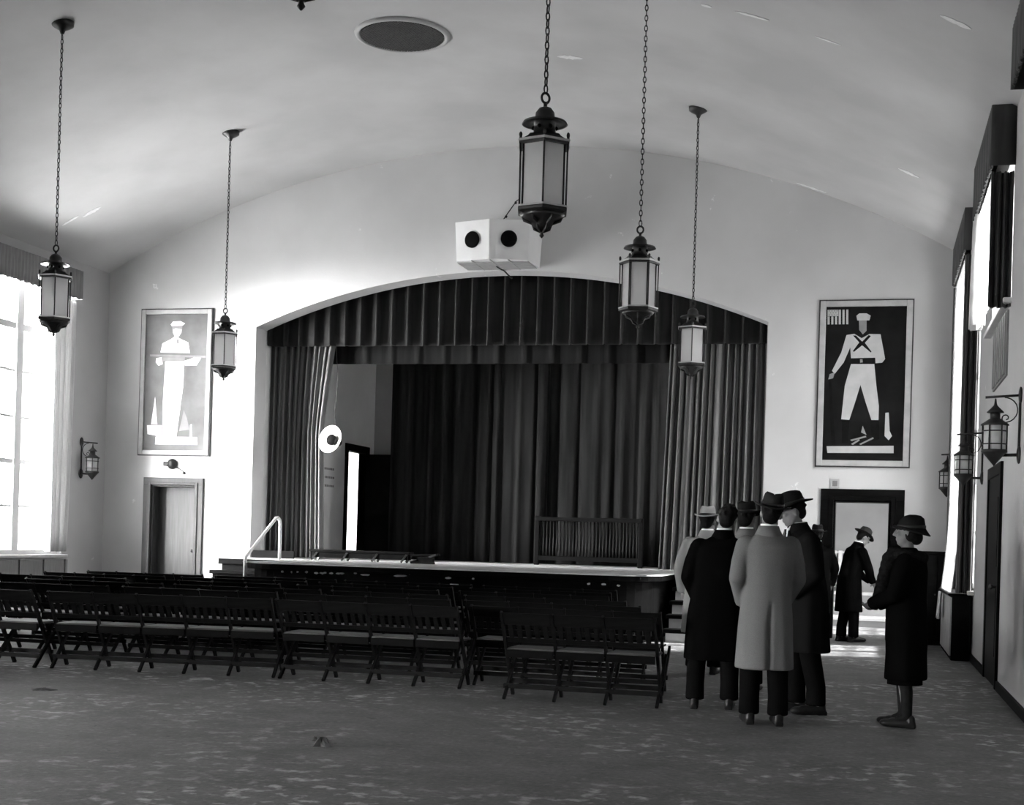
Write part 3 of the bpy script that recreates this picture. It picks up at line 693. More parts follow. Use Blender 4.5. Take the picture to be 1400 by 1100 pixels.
# ------------------------------------------------------------------ pendant lanterns
LT = 4.49                                             # z of the lantern's hanging ring
def make_lantern(label, loc, rz, group, drop):
    t = thing('pendant_lantern', label, 'lantern', loc, rz, group)     # origin at the canopy on the ceiling
    MB().lathe([(.005,-.12),(.02,-.115),(.035,-.075),(.09,-.045),(.125,-.02),(.13,.03)], 24).build('canopy', M['bronze'], t)
    ch = MB(); z = -.13; i = 0; end = -drop+.045
    cn = int((-.125-end)/.052); pit = (-.125-end)/cn
    for i in range(cn):
        zz = -.125 - pit*(i+.5); rot = (R('X', 90) if i % 2 else R('Z', 90) @ R('X', 90))
        ch.torus((0,0,zz), .016, .0055, rot, n=10, m=5, sx=.9, sy=2.05)
    ch.build('chain', M['iron'], t)
    z0 = -drop
    MB().torus((0,0,z0+.005), .032, .009, R('X', 90), n=18, m=8).tube([(0,0,z0-.02),(0,0,z0-.065)], .014, 8).build('hanging_ring', M['iron'], t)
    ca = MB()
    ca.lathe([(.012,z0-.05),(.045,z0-.062),(.068,z0-.09),(.072,z0-.13),(.155,z0-.150),(.165,z0-.165),(.150,z0-.162),(.078,z0-.152),(.080,z0-.22),(.12,z0-.255),(.13,z0-.26),(.02,z0-.26)], 32)
    ca.lathe([(.12,z0-.235),(.135,z0-.25),(.190,z0-.285),(.205,z0-.295),(.205,z0-.312),(.02,z0-.312)], 6, smooth=False)
    cap = ca.build('lantern_cap', M['bronze'], t)
    for k in range(6):
        v = MB(); a = PI/3*k+PI/6; v.lathe([(.002,.0),(.016,.001),(.016,.004),(.002,.006)], 10, c=(.0,0,0), M=None) if False else v.ell((.082*math.cos(a), .082*math.sin(a), z0-.19), (.014,.014,.014), n=8, m=6); v.build('vent_hole', M['black'], cap)
    gl_ = MB(); zt, zb = z0-.312, z0-.715; rg = .165
    for k in range(6):
        a0, a1 = PI/3*k, PI/3*(k+1); p0 = Vector((rg*math.cos(a0), rg*math.sin(a0), 0)); p1 = Vector((rg*math.cos(a1), rg*math.sin(a1), 0))
        gl_.bar(p0*.97+p1*.03+Vector((0,0,(zt+zb)/2)), p1*.97+p0*.03+Vector((0,0,(zt+zb)/2)), .006, zt-zb, up=(0,0,1))
    gl_.build('glass_panel', M['frosted'], t)
    fr = MB()
    for k in range(6):
        a = PI/3*k; c_, s_ = math.cos(a), math.sin(a)
        fr.tube([(.168*c_,.168*s_,zt),(.168*c_,.168*s_,zb)], .008, 6)
        fr.tube([(.195*c_,.195*s_,zt+.02),(.192*c_,.192*s_,zb)], .006, 6)
        fr.tube([(.195*c_,.195*s_,zt+.02),(.195*c_,.195*s_,zt+.05)], .010, 6).ell((.195*c_,.195*s_,zt+.055),(.013,.013,.02), n=8, m=6)
    fr.build('frame', M['bronze'], t)
    rm = MB()
    rm.lathe([(.15,zb+.012),(.190,zb+.012),(.200,zb-.005),(.200,zb-.02),(.16,zb-.035),(.02,zb-.035)], 6, smooth=False)
    rm.build('lower_rim', M['bronze'], t)
    hi = MB().lathe([(.185,zt+.035),(.212,zt+.03),(.212,zt+.016),(.185,zt+.012)], 6, smooth=False).build('rim_moulding', M['brightrim'], t)
    MB().lathe([(.19,zb+.016),(.203,zb+.012),(.203,zb+.002),(.19,zb)], 6, smooth=False).build('rim_moulding', M['brightrim'], t)
    bk = MB()
    for k in range(6):
        a = PI/3*k+PI/6; c_, s_ = math.cos(a), math.sin(a)
        bk.tube([(.15*c_,.15*s_,zb-.03),(.13*c_,.13*s_,zb-.07),(.07*c_,.07*s_,zb-.09),(.055*c_,.055*s_,zb-.125),(.012*c_,.012*s_,zb-.14)], .009, 6)
        bk.torus((.10*c_,.10*s_,zb-.055), .02, .006, R('Z', math.degrees(a)) @ R('X', 90), n=10, m=5)
    bk.lathe([(.165,zb-.03),(.15,zb-.05),(.09,zb-.075),(.065,zb-.11),(.02,zb-.135)], 12)
    bk.tube([(0,0,zb-.07),(0,0,zb-.135),(0,0,zb-.15),(0,0,zb-.165),(0,0,zb-.18)], [.02,.022,.010,.018,.004], 10)
    bk.build('bottom_finial', M['bronze'], t)
    MB().ell((0,0,z0-.45), (.035,.035,.055), n=12, m=8).tube([(0,0,z0-.31),(0,0,z0-.42)], .02, 8).build('bulb', M['white'], t)
    for ch_ in t.children_recursive:
        if ch_.name.split('.')[0] in ('canopy', 'chain'): continue
        for v_ in ch_.data.vertices: v_.co.z = z0 + (v_.co.z - z0)*1.115
    return t
LX = (-9.07, -2.34)
VZ = vault(LX[1]); DROP = VZ - LT
lan = make_lantern('nearer hanging lantern of the pair closest to the bright window wall', (LX[0], 14.2, vault(LX[0])), 0, 'hanging hall lanterns', vault(LX[0])-LT)
for (x, y, rz, lab) in ((LX[0], 18.54, -4, 'hanging lantern beside the light picture of the white uniformed officer'),
                        (LX[1], 18.50, 37, 'lowest seeming hanging lantern in front of the pale folds of the stage drape'),
                        (LX[1], 14.10, 9.4, 'hanging lantern on a long chain in front of the pleated valance'),
                        (LX[1], 9.80, 43.4, 'large hanging lantern on a chain in front of the loudspeaker box'),
                        (LX[1], 5.40, 10, 'nearest lantern, only its bottom finial showing at the top edge')):
    dup(lan, (x, y, vault(x)), math.radians(rz), lab, 'hanging hall lanterns')
lan.rotation_euler.z = math.radians(2.6)

# ------------------------------------------------------------------ wall lanterns
def make_sconce(label, loc, rz, group):
    """projects along local -x from the wall at x=0; origin where the upper arm meets the wall"""
    t = thing('wall_lantern', label, 'lantern', loc, rz, group)
    br = MB()
    br.ell((-.01,0,0), (.018,.055,.075)).ell((-.01,0,-.52), (.022,.06,.08)).tube([(-.012,0,0),(-.012,0,-.52)], .011, 8)
    br.build('wall_bracket', M['iron'], t)
    ar = MB().tube([(-.01,0,0),(-.30,0,-.02)], .011, 8).tube([(-.01,0,-.52),(-.16,0,-.525)], .014, 8)
    pts = [(-.14,0,-.02)]
    for i in range(10): a = math.radians(80-i*18); pts.append((-.14+.11*math.cos(a), 0, -.13+.11*math.sin(a)))
    for i in range(12): a = math.radians(-100-i*32); r = .04*(1-i/16); pts.append((-.125+r*math.cos(a), 0, -.20+r*math.sin(a)))
    ar.tube(pts, .006, 6); ar.build('arm', M['iron'], t)
    cx = -.215; kx = .78; cp = MB()
    cp.lathe([(.008,-.03),(.014,-.07),(.02,-.09),(.05,-.115),(.095,-.15),(.09,-.155),(.055,-.15),(.055,-.205),(.075,-.215),(.15,-.255),(.155,-.265),(.02,-.27)], 24, c=(cx,0,0), sx=kx, sy=kx); cp.build('lantern_cap', M['iron'], t)
    MB().lathe([(.118,-.265),(.118,-.48),(.112,-.48),(.112,-.265)], 24, c=(cx,0,0), sx=kx, sy=kx).build('glass_cylinder', M['frosted'], t)
    cg = MB()
    for k in range(6): a = PI/3*k; cg.tube([(cx+.13*kx*math.cos(a), .13*kx*math.sin(a), -.262),(cx+.13*kx*math.cos(a), .13*kx*math.sin(a), -.49)], .007, 6)
    for z in (-.315, -.43): cg.torus((cx,0,z), .128*kx, .006, n=28, m=6)
    cg.build('cage', M['iron'], t)
    MB().lathe([(.02,-.475),(.14,-.478),(.142,-.50),(.115,-.515),(.03,-.595),(.012,-.612),(.004,-.62)], 24, c=(cx,0,0), sx=kx, sy=kx).build('base_cup', M['iron'], t)
    return t
sc = make_sconce('wall lantern on a scrolled bracket above the black side door', (XR, 12.95, 2.72), 0, 'iron wall lanterns')
dup(sc, (XR, 17.1, 2.72), 0, 'wall lantern on a bracket in front of the long bright window', 'iron wall lanterns')
dup(sc, (XR, 20.75, 2.72), 0, 'farthest wall lantern peeping out past the edge of the dark drape', 'iron wall lanterns')
dup(sc, (XL, 20.55, 2.72), PI, 'wall lantern between the bright window and the light picture', 'iron wall lanterns')

# ------------------------------------------------------------------ window drapes and pelmets
def pelmet(x, inward, a, b2, z0, z1, mt, label, group):
    t = thing('window_pelmet', label, 'pelmet', (x, (a+b2)/2, z0), 0, group); w = (b2-a)/2; d = .22*inward
    mb = MB(); n = int(w*2/.02); vs = []
    path = [(0.0, -w)] + [(d, -w + 2*w*i/n) for i in range(n+1)] + [(0.0, w)]
    for j in range(4):
        tt = j/3
        for q, (px, py) in enumerate(path):
            off = inward*.012*math.sin(2*PI*py/.085)*(1-.4*tt)
            z = (z1-z0)*tt + (.02*abs(math.sin(PI*py/.16)) if j == 0 else 0)
            vs.append((px + (off if 0 < q < len(path)-1 else 0), py, z))
    m = len(path)
    mb.add(vs, [(j*m+i, j*m+i+1, (j+1)*m+i+1, (j+1)*m+i) for j in range(3) for i in range(m-1)], True)
    mb.build('valance_cloth', mt, t, solid=.012)
    MB().box(min(0,d*.92), max(0,d*.92), -w+.01, w-.01, z1-z0-.03, z1-z0).build('pelmet_board', M['blackwood'], t)
    return t
def side_drape(x, a, b2, z0, z1, mt, label, group, seed, inward, flare=0):
    rnd = random.Random(seed); mb = MB(); n = 60; nz = 12; ph = rnd.uniform(0, 6); vs = []
    for j in range(nz+1):
        tt = j/nz
        for i in range(n+1):
            u = i/n; y = (a-b2)/2 + (b2-a)*u
            y += flare*(1-tt)**2*(u)
            vs.append((.055*math.sin(2*PI*u*4.3+ph)*(1-.3*tt) + .02*math.sin(2*PI*u*11+ph), y, (z1-z0)*tt))
    mb.add(vs, [(j*(n+1)+i, j*(n+1)+i+1, (j+1)*(n+1)+i+1, (j+1)*(n+1)+i) for j in range(nz) for i in range(n)], True)
    o = mb.build('window_drape', mt, loc=(x + inward*.11, (a+b2)/2, z0), solid=.012); tag(o, label, 'curtain', group); return o
pelmet(XR, -1, 18.0, 20.5, 5.02, 5.55, M['wincurtain'], 'farthest dark fringed pelmet over the long bright window', 'dark window pelmets')
pelmet(XR, -1, 14.12, 16.5, 5.02, 5.62, M['wincurtain'], 'dark fringed pelmet over the high window above the black side door', 'dark window pelmets')
pelmet(XR, -1, 9.75, 12.15, 5.12, 5.65, M['wincurtain'], 'nearest dark pelmet cut off by the picture edge', 'dark window pelmets')
pelmet(XL, 1, 17.65, 20.1, 4.95, 5.42, M['panelgrey'], 'grey pleated pelmet over the tall bright window', 'grey window pelmets')
def return_drape(y, x0, x1, z0, z1, mt, label, group, seed):
    """a drape gathered at the pelmet's end, running from its front plane back to the wall"""
    mb = MB(); n = 40; nz = 10; vs = []; ph = seed*1.3
    for j in range(nz+1):
        tt = j/nz
        for i in range(n+1):
            u = i/n; vs.append(((x1-x0)*(u-.5), .05*math.sin(2*PI*u*3.2+ph)*(1-.3*tt)+.02*math.sin(2*PI*u*8+ph), (z1-z0)*tt))
    mb.add(vs, [(j*(n+1)+i, j*(n+1)+i+1, (j+1)*(n+1)+i+1, (j+1)*(n+1)+i) for j in range(nz) for i in range(n)], True)
    o = mb.build('window_drape', mt, loc=((x0+x1)/2, y, z0), solid=.012); tag(o, label, 'curtain', group); return o
return_drape(18.12, XR-.20, XR-.01, .83, 5.0, M['wincurtain'], 'dark drape gathered at the near end of the long bright window', 'dark window drapes', 1)
return_drape(20.44, XR-.21, XR-.01, .83, 5.0, M['wincurtain'], 'thin dark drape edge at the far side of the long bright window', 'dark window drapes', 2)
return_drape(14.24, XR-.21, XR-.01, 3.70, 5.0, M['wincurtain'], 'short dark drape at the near end of the high window', 'dark window drapes', 3)
side_drape(XR-.07, 15.95, 16.42, 3.80, 5.0, M['palecurtain'], 'pale drape at the far side of the high window', 'pale window drapes', 5, -1)
def sheer(y0, y1, x, z0, z1, label, flare, mt):
    mb = MB(); n = 70; nz = 14; vs = []
    for j in range(nz+1):
        tt = j/nz
        for i in range(n+1):
            u = i/n; vs.append((-flare*max(0, 1-tt*3.2)**2 + .012*math.sin(2*PI*u*15), (y1-y0)*(u-.5), (z1-z0)*tt))
    mb.add(vs, [(j*(n+1)+i, j*(n+1)+i+1, (j+1)*(n+1)+i+1, (j+1)*(n+1)+i) for j in range(nz) for i in range(n)], True)
    o = mb.build('sheer_curtain', mt, loc=(x, (y0+y1)/2, z0), solid=0); tag(o, label, 'curtain', 'sheer curtains'); return o
sheer(18.2, 20.36, XR-.185, .83, 5.0, 'glowing white sheer curtain over the long window above the radiator cover', .08, M['sheer'])
sheer(14.32, 15.95, XR-.185, 3.74, 5.0, 'glowing white sheer curtain over the high window above the black side door', 0, M['densesheer'])
side_drape(XL, 19.45, 20.08, .93, 4.93, M['palecurtain'], 'pale pleated drape at the edge of the tall bright window', 'pale window drapes', 8, 1, flare=-.12)

# radiator cover below the long window
t = thing('radiator_cover', 'dark radiator cover with pale vertical ribs under the long bright window', 'radiator cover', (XR, 18.02, 0))
MB().box(-.25, -.03, 0, 2.35, 0, .80).build('cover_body', M['black'], t, bevel=.01)
MB().box(-.30, -.03, -.02, 2.37, .80, .825).build('cover_top', M['blackwood'], t, bevel=.006)
rb = MB()
for i in range(35): y = .03+i*.065; rb.box(-.268, -.25, y, y+.035, .06, .77)
rb.build('rib', M['radiator'], t)
# cloth hanging over the cover's far front edge
cl = MB(); vs = []
for j in range(7):
    for i in range(9):
        vs.append((-.02-.10*math.sin(i*.9)*.2 - .02*j/6, (i-4)*.05*(.6+.5*j/6), -.06*j))
cl.add(vs, [(j*9+i, j*9+i+1, (j+1)*9+i+1, (j+1)*9+i) for j in range(6) for i in range(8)], True)
o = cl.build('cloth', M['radiator'], loc=(XR-.295, 19.6, .80), solid=.01); tag(o, 'crumpled grey cloth hanging over the front of the radiator cover', 'cloth')

# dark upright cabinet by the open doorway
t = thing('upright_cabinet', 'black upright cabinet against the stage wall, half hidden by the woman', 'cabinet', (.93, 20.98, 0))
MB().box(-.26,.29,-.24,.26,.06,1.29).build('body', M['blackwood'], t, bevel=.01)
MB().box(-.28,.30,-.27,.28,1.29,1.33).build('top', M['blackwood'], t, bevel=.008)
MB().box(-.24,.27,-.22,.24,0,.06).build('plinth', M['black'], t)
for s in (0, 1):
    d = MB().box(-.245+s*.265, .01+s*.265, -.255, -.24, .10, 1.26).build('door', M['blackwood'], t, bevel=.004)
    MB().ell((-.015+s*.06, -.265, .72), (.012,.012,.012), n=8, m=6).build('knob', M['bronze'], d)

# scraps on the floor
def scrap(x, y, r, label, mt, seed, hz=.05):
    rnd = random.Random(seed); mb = MB(); n = 12; vs = [(0,0,hz)]
    for ring, (rr, zz) in enumerate(((.5,.75),(1,.05))):
        for k in range(n):
            a = 2*PI*k/n; q = r*rr*rnd.uniform(.6,1.25); vs.append((q*math.cos(a), q*.7*math.sin(a), max(.002, hz*zz*rnd.uniform(.4,1.4))))
    fs = [(0,1+k,1+(k+1) % n) for k in range(n)] + [(1+k,1+n+k,1+n+(k+1) % n,1+(k+1) % n) for k in range(n)]
    mb.add(vs, fs); o = mb.build('floor_scrap', mt, loc=(x, y, 0), solid=.003); tag(o, label, 'scrap', 'scraps on the floor'); return o
scrap(-3.31, 8.31, .07, 'small dark crumpled scrap lying alone on the open floor', M['scrap'], 1, .06)
scrap(-3.43, 8.50, .035, 'tiny dark crumb beside the crumpled scrap on the open floor', M['scrap'], 2, .03)
scrap(-6.49, 10.17, .10, 'flat dark scrap on the floor near the chairs by the window side', M['scrap'], 3, .02)
scrap(-5.75, 11.55, .12, 'pale torn paper scrap on the floor just behind the chairs', M['panelgrey'], 4, .02)
# ------------------------------------------------------------------ ganged folding chairs
PITCH = .43
def make_gang(n, label, loc, group):
    t = thing('folding_chair_unit', label, 'chairs', loc, 0, group); W = n*PITCH
    yb = lambda z: (.725-z)*.62
    back_me = seat_me = None
    for i in range(n):
        xc = -W/2 + (i+.5)*PITCH; hw = PITCH/2-.012
        if i == 0:
            b = MB()
            def slat(x0, x1, z0, z1, th=.018):
                v = []
                for z in (z0, z1):
                    y = yb(z)
                    v += [(x0,y-th/2,z),(x1,y-th/2,z),(x1,y+th/2,z),(x0,y+th/2,z)]
                b.add(v, [(0,3,2,1),(4,5,6,7),(0,1,5,4),(1,2,6,5),(2,3,7,6),(3,0,4,7)])
            slat(-hw, hw, .625, .727, .024); slat(-hw, hw, .475, .515)
            for k in range(5): x = -.15+k*.075; slat(x-.022, x+.022, .515, .625, .012)
            bo = b.build('backrest', M['darkwood'], t, bevel=.004); back_me = bo.data
            s = MB(); s.box(-hw, hw, .170, .53, .405, .425); so = s.build('seat', M['seatwood'], t, bevel=.006); seat_me = so.data
            so.location.x = bo.location.x = xc
            ra = MB().box(-hw, hw, .146, .168, .345, .412); ro = ra.build('seat_rail', M['blackwood'], so); first = (bo, so)
        else:
            for src in first:
                c = src.copy(); COL.objects.link(c); c.parent = t; c.location.x = xc
                for q in src.children: d = q.copy(); COL.objects.link(d); d.parent = c
    lm = lm2 = None
    for i in range(n+1):
        x = -W/2 + i*PITCH
        if i == 0:
            l1 = MB().bar((0,0,.73),(0,.45,0),.024,.036,up=(0,1,0)).build('leg', M['darkwood'], t)
            l2 = MB().bar((.026,.48,.40),(.026,.06,0),.022,.034,up=(0,1,0)).build('leg', M['darkwood'], t)
            l1.location.x = l2.location.x = x
        else:
            for src in (l1, l2):
                c = src.copy(); COL.objects.link(c); c.parent = t; c.location.x = x
    MB().box(-W/2-.005, W/2+.03, .148, .172, .085, .125).build('stretcher', M['darkwood'], t, bevel=.003)
    MB().box(-W/2-.005, W/2+.03, .362, .384, .11, .15).build('stretcher', M['darkwood'], t, bevel=.003)
    return t
ORD = ['first','second','third','fourth','fifth','sixth','seventh']
gproto = {}
def gang(n, x, y, label, rz=0):
    if n in gproto:
        return dup(gproto[n], (x, y, 0), rz, label, 'ganged dark folding chairs')
    g = make_gang(n, label, (x, y, 0), 'ganged dark folding chairs'); g.rotation_euler.z = rz; gproto[n] = g; return g
rows = [(17.35, -10.45, [4,4,4,4], .17), (16.35, -10.5, [4,4,4,4], .22), (15.3, -10.4, [4,4,4,4], .24), (14.2, -9.35, [4,4,3,4], .16), (13.15, -9.4, [4,4,4,4], .14)]
rj = random.Random(5)
for r, (y, x, units, gap) in enumerate(rows):
    for k, n in enumerate(units):
        w = n*PITCH; gang(n, x + w/2, y + rj.uniform(-.05, .05) + .06*(k % 2), 'ganged dark folding chairs, %s row from the stage, %s unit from the bright window side' % (ORD[r], ORD[k]), rj.uniform(-.008, .008)); x += w + gap
gang(4, -8.46, 11.62, 'ganged dark folding chairs at the end of the sixth row, cut by the frame', .01)
gang(5, -6.37, 11.80, 'unit of five ganged folding chairs in the sixth row with its end leg standing clear', .12)
gang(4, -4.37, 11.88, 'unit of four ganged folding chairs in the sixth row, third from the window side', -.01)
gang(4, -2.62, 12.25, 'ganged folding chairs of the sixth row, partly hidden behind the nearest unit', .0)
gang(3, -2.31, 11.30, 'nearest unit of three ganged folding chairs, standing out behind the sixth row', -.02)

# ------------------------------------------------------------------ people
def loft(mb, rings, n=60, folds=()):
    """rings: (z, cx, cy, rx, ry, fold amplitude)"""
    vs = []; m = len(rings)
    for (z, cx, cy, rx, ry, fa) in rings:
        for k in range(n):
            a = 2*PI*k/n; d = 0
            for (fr, ph, am) in folds: d += am*math.sin(fr*a+ph)
            c_, s_ = math.cos(a), math.sin(a); e = .85
            x = math.copysign(abs(c_)**e, c_); y = math.copysign(abs(s_)**e, s_)
            f = 1 + fa*d
            vs.append((cx+rx*x*f, cy+ry*y*f, z))
    fs = [(i*n+k, i*n+(k+1) % n, (i+1)*n+(k+1) % n, (i+1)*n+k) for i in range(m-1) for k in range(n)]
    fs += [tuple(range(n-1,-1,-1)), tuple(range((m-1)*n, m*n))]
    return mb.add(vs, fs, True)

def hand(mb, wrist, d, nrm, side, curl=25):
    """palm, four fingers of unequal length, thumb from the side of the palm"""
    d = Vector(d).normalized(); nrm = Vector(nrm); nrm = (nrm - d*nrm.dot(d)).normalized(); s = d.cross(nrm)*side
    w = Vector(wrist); rot = Matrix((s, d, nrm)).transposed()
    mb.ell(w + d*.045, (.038,.052,.017), rot, 14, 10)
    for i, (off, L) in enumerate(((.028,.070),(.010,.078),(-.009,.073),(-.027,.058))):
        b = w + d*.085 + s*off; q = b; dd = d
        for j, (f, c_) in enumerate(((.45,curl),(.32,curl*1.5),(.23,curl))):
            a = math.radians(c_*(1+.12*i)); dd = (dd*math.cos(a) + nrm*math.sin(a)).normalized(); e = q + dd*L*f
            mb.cap(q, e, .0095-.0008*j, .009-.0008*j, 8); q = e
    b = w + d*.030 + s*.030; e = b + (d*.5+s*.8+nrm*.25).normalized()*.035; mb.cap(b, e, .012, .011, 8)
    mb.cap(e, e + (d*.85+s*.25+nrm*.4).normalized()*.03, .0105, .009, 8)

def person(label, loc, rz, h=1.75, coat='wool_dark', hat=None, hair='haird', hem=.44, arms=None, head=(0,0,0), legs=(.11,.02,.11,-.03), bend=0, woman=False, collar=True, vent=True, shirt=False, seed=0, wide=1.0, lean=0):
    s = h/1.75; rnd = random.Random(seed)
    t = thing('person', label, 'person', loc, rz)
    pz = .98
    def D(p):
        p = Vector(p)
        if bend and p.z > pz-.15:
            f = min(1, max(0, (p.z-(pz-.15))/.35)); f = f*f*(3-2*f)
            q = p - Vector((0,0,pz-.05)); q = Matrix.Rotation(-math.radians(bend)*f, 3, 'X') @ q; p = q + Vector((0,0,pz-.05))
        if lean and p.z > .8: p.x += lean*((p.z-.8)/.85)**1.3
        return p*s
    def fin(mb, name, mt, parent=t, vox=None, sm=3, lab=None):
        mb.v = [tuple(D(v)) for v in mb.v]
        o = mb.build(name, mt, parent, label=lab)
        if vox: apply_remesh(o, vox, sm)
        return o
    HM = Matrix.Translation((0,.01,1.50)) @ (Matrix.Rotation(math.radians(head[0]), 4, 'Z') @ Matrix.Rotation(-math.radians(head[1]), 4, 'X') @ Matrix.Rotation(math.radians(head[2]), 4, 'Y')) @ Matrix.Translation((0,-.01,-1.50))
    if arms is None: arms = (((.285,-.03,1.13),(.27,.06,.88)), ((-.285,-.03,1.13),(-.27,.06,.88)))
    lx, ly, rx_, ry_ = legs
    sh = .19*wide
    # body: one continuous surface
    b = MB()
    b.cap((0,0,1.30),(0,0,1.02),.115,.105); b.cap((-.13,0,1.36),(.13,0,1.36),.075,.075); b.cap((-.07,0,.93),(.07,0,.93),.095,.095)
    b.cap((0,.0,1.38),(0,.012,1.55),.056,.052)
    for (side, x, y) in ((1,lx,ly),(-1,-rx_,ry_)):
        b.cap((side*.09,0,.90),(x*.95,y*.5+.02,.48),.075,.052); b.cap((x*.95,y*.5+.02,.48),(x,y-.02,.09),.050,.036); b.cap((x,y-.03,.05),(x*1.08,y+.13,.035),.035,.028)
    for side, (el, wr) in zip((1,-1), arms):
        b.cap((side*sh,0,1.39),el,.048,.040); b.cap(el,wr,.038,.027)
        d = (Vector(wr)-Vector(el)); hand(b, wr, d, (-side*.6,.5,0), -side if d.z < 0 else side)
    st_ = len(b.v)
    b.ell((0,.0,1.655),(.074,.094,.098)); b.ell((0,.035,1.60),(.060,.066,.085)); b.ell((0,.068,1.553),(.034,.030,.026)); b.cap((-.03,.045,1.565),(.03,.045,1.565),.035,.035)
    b.cap((0,.098,1.665),(0,.122,1.622),.010,.015,10); b.ell((-.012,.113,1.618),(.010,.012,.009)); b.ell((.012,.113,1.618),(.010,.012,.009))
    b.ell((0,.097,1.588),(.024,.012,.007)); b.ell((0,.096,1.577),(.021,.012,.008)); b.cap((-.045,.083,1.676),(.045,.083,1.676),.013,.013,8)
    b.ell((-.038,.078,1.632),(.022,.02,.018)); b.ell((.038,.078,1.632),(.022,.02,.018))
    for q in (-1,1): b.ell((q*.076,-.002,1.63),(.010,.022,.033), R('Z', q*-18))
    b.xform(HM, st_)
    body = fin(b, 'body', M['skin'], vox=.0085, sm=2)
    ey = MB()
    for q in (-1,1): ey.ell((q*.033,.094,1.653),(.012,.006,.006), n=10, m=8)
    ey.xform(HM); fin(ey, 'eyes', M['figmid'], body)
    # hair
    if hair:
        hb = MB(); hb.ell((0,-.014,1.668),(.080,.094,.098)); hb.ell((0,-.045,1.615),(.066,.055,.06))
        if woman: hb.ell((0,-.06,1.60),(.075,.055,.065)); hb.ell((.062,-.02,1.615),(.03,.05,.055)); hb.ell((-.062,-.02,1.615),(.03,.05,.055))
        for _ in range(26):
            a = rnd.uniform(0, 2*PI); z = rnd.uniform(-.2,.95); rr = math.sqrt(1-z*z); hb.ell((.076*rr*math.cos(a), -.022+.086*rr*math.sin(a)*.95, 1.672+.092*z),(.018,.02,.014), n=8, m=6)
        hb.v = [v for v in hb.v]
        hb.xform(HM); fin(hb, 'hair', M[hair], vox=.009, sm=2)
    # trousers or stockings, shoes
    tb = MB()
    if not woman:
        for (side, x, y) in ((1,lx,ly),(-1,-rx_,ry_)):
            pts = [(side*.085,0,.95),(side*.095,.005,.78),(x*.96,y*.5+.02,.48),(x,y-.005,.22),(x,y-.005,.075)]
            tb.tube(pts, [.10,.105,.085,.078,.082], 20)
        fin(tb, 'trousers', M['trouser'], vox=.014, sm=2)
    else:
        loft(tb, [(.36,0,0,.17,.14,1),(.6,0,0,.17,.14,.6),(.95,0,0,.16,.13,.2)], folds=((7,0,.03),))
        fin(tb, 'skirt', M['trouser'])
        for (side, x, y) in ((1,lx,ly),(-1,-rx_,ry_)):
            kb = MB().tube([(x*.95,y*.5+.02,.52),(x,y-.01,.30),(x,y-.02,.09)], [.062,.054,.042], 18).cap((x,y-.02,.09),(x*1.05,y+.06,.055),.040,.034); fin(kb, 'stocking', M['stocking'], vox=.01, sm=2)
    for (x, y) in ((lx,ly),(-rx_,ry_)):
        sb = MB(); tw = 1.08
        sb.cap((x,y-.05,.045),(x,y-.05,.075),.040,.040); sb.cap((x,y-.055,.04),(x*tw,y+.10,.038),.040,.043); sb.ell((x*tw,y+.14,.034),(.044,.07,.034))
        sb.box(x-.035,x+.035,y-.095,y-.02,.0,.03)
        so = fin(sb, 'shoe', M['leather'], vox=.009, sm=2)
    # coat: one continuous surface with sleeves
    cb = MB(); k = wide; ph = [rnd.uniform(0,6.28) for _ in range(4)]
    hz = .06 if not woman else .03
    flr = 1.0 if not woman else .92
    loft(cb, [(hem,0,0,.245*k*flr,.185*flr,1),(hem+.02,0,0,.246*k*flr,.186*flr,1),(.62,0,0,.238*k*flr,.178*flr,.9),(.80,0,0,.228*k,.170,.7),(.98,0,0,.212*k,.158,.4),(1.10,0,0,.205*k,.150,.3),(1.22,0,-.005,.212*k,.150,.2),(1.32,0,-.008,.218*k,.148,.15),(1.39,0,-.01,.212*k,.135,.1),(1.43,0,-.01,.180*k,.115,.05),(1.465,0,-.005,.125*k,.092,0),(1.495,0,0,.078,.074,0),(1.515,0,0,.066,.064,0)],
         folds=((3,ph[0],.018),(5,ph[1],.022),(8,ph[2],.018),(13,ph[3],.008)))
    if vent:      # back vent: pull in a narrow strip at the centre back
        for i, v in enumerate(cb.v):
            if v[1] < 0 and abs(v[0]) < .012 and v[2] < .92: cb.v[i] = (v[0], v[1]+.03, v[2])
    for side, (el, wr) in zip((1,-1), arms):
        el = Vector(el); wr = Vector(wr); S0 = Vector((side*sh,-.005,1.385))
        mid = (S0+el)/2 + Vector((side*.008,0,0)); m2 = (el+wr)/2; e = wr + (wr-el).normalized()*.005
        cb.cap(S0, mid, .083, .075, 18); cb.cap(mid, el, .075, .068, 18); cb.cap(el, m2, .068, .062, 18); cb.tube([m2, e], [.062,.058], 18)
    fin(cb, 'overcoat', M[coat], vox=.0115, sm=2)
    if collar:
        co = MB()
        co.lathe([(.070,1.455),(.100,1.450),(.112,1.462),(.086,1.515),(.078,1.540),(.066,1.540),(.064,1.50)], 28, sx=1, sy=.98)
        fin(co, 'collar', M[coat])
    if woman:
        fu = MB()
        for i in range(14):
            a = PI*(.0+i/13*2); fu.ell((.125*math.sin(a), .02+.115*math.cos(a)-.01, 1.45+.02*math.cos(a)), (.062,.062,.058), n=10, m=8)
        for i in range(7): fu.ell((-.07+.01*i, .14+.014*i, 1.42-.055*i), (.08,.07,.06), n=10, m=8); fu.ell((.07-.01*i, .14+.014*i, 1.42-.055*i), (.08,.07,.06), n=10, m=8)
        fin(fu, 'fur_collar', M['fur'], vox=.012, sm=1)
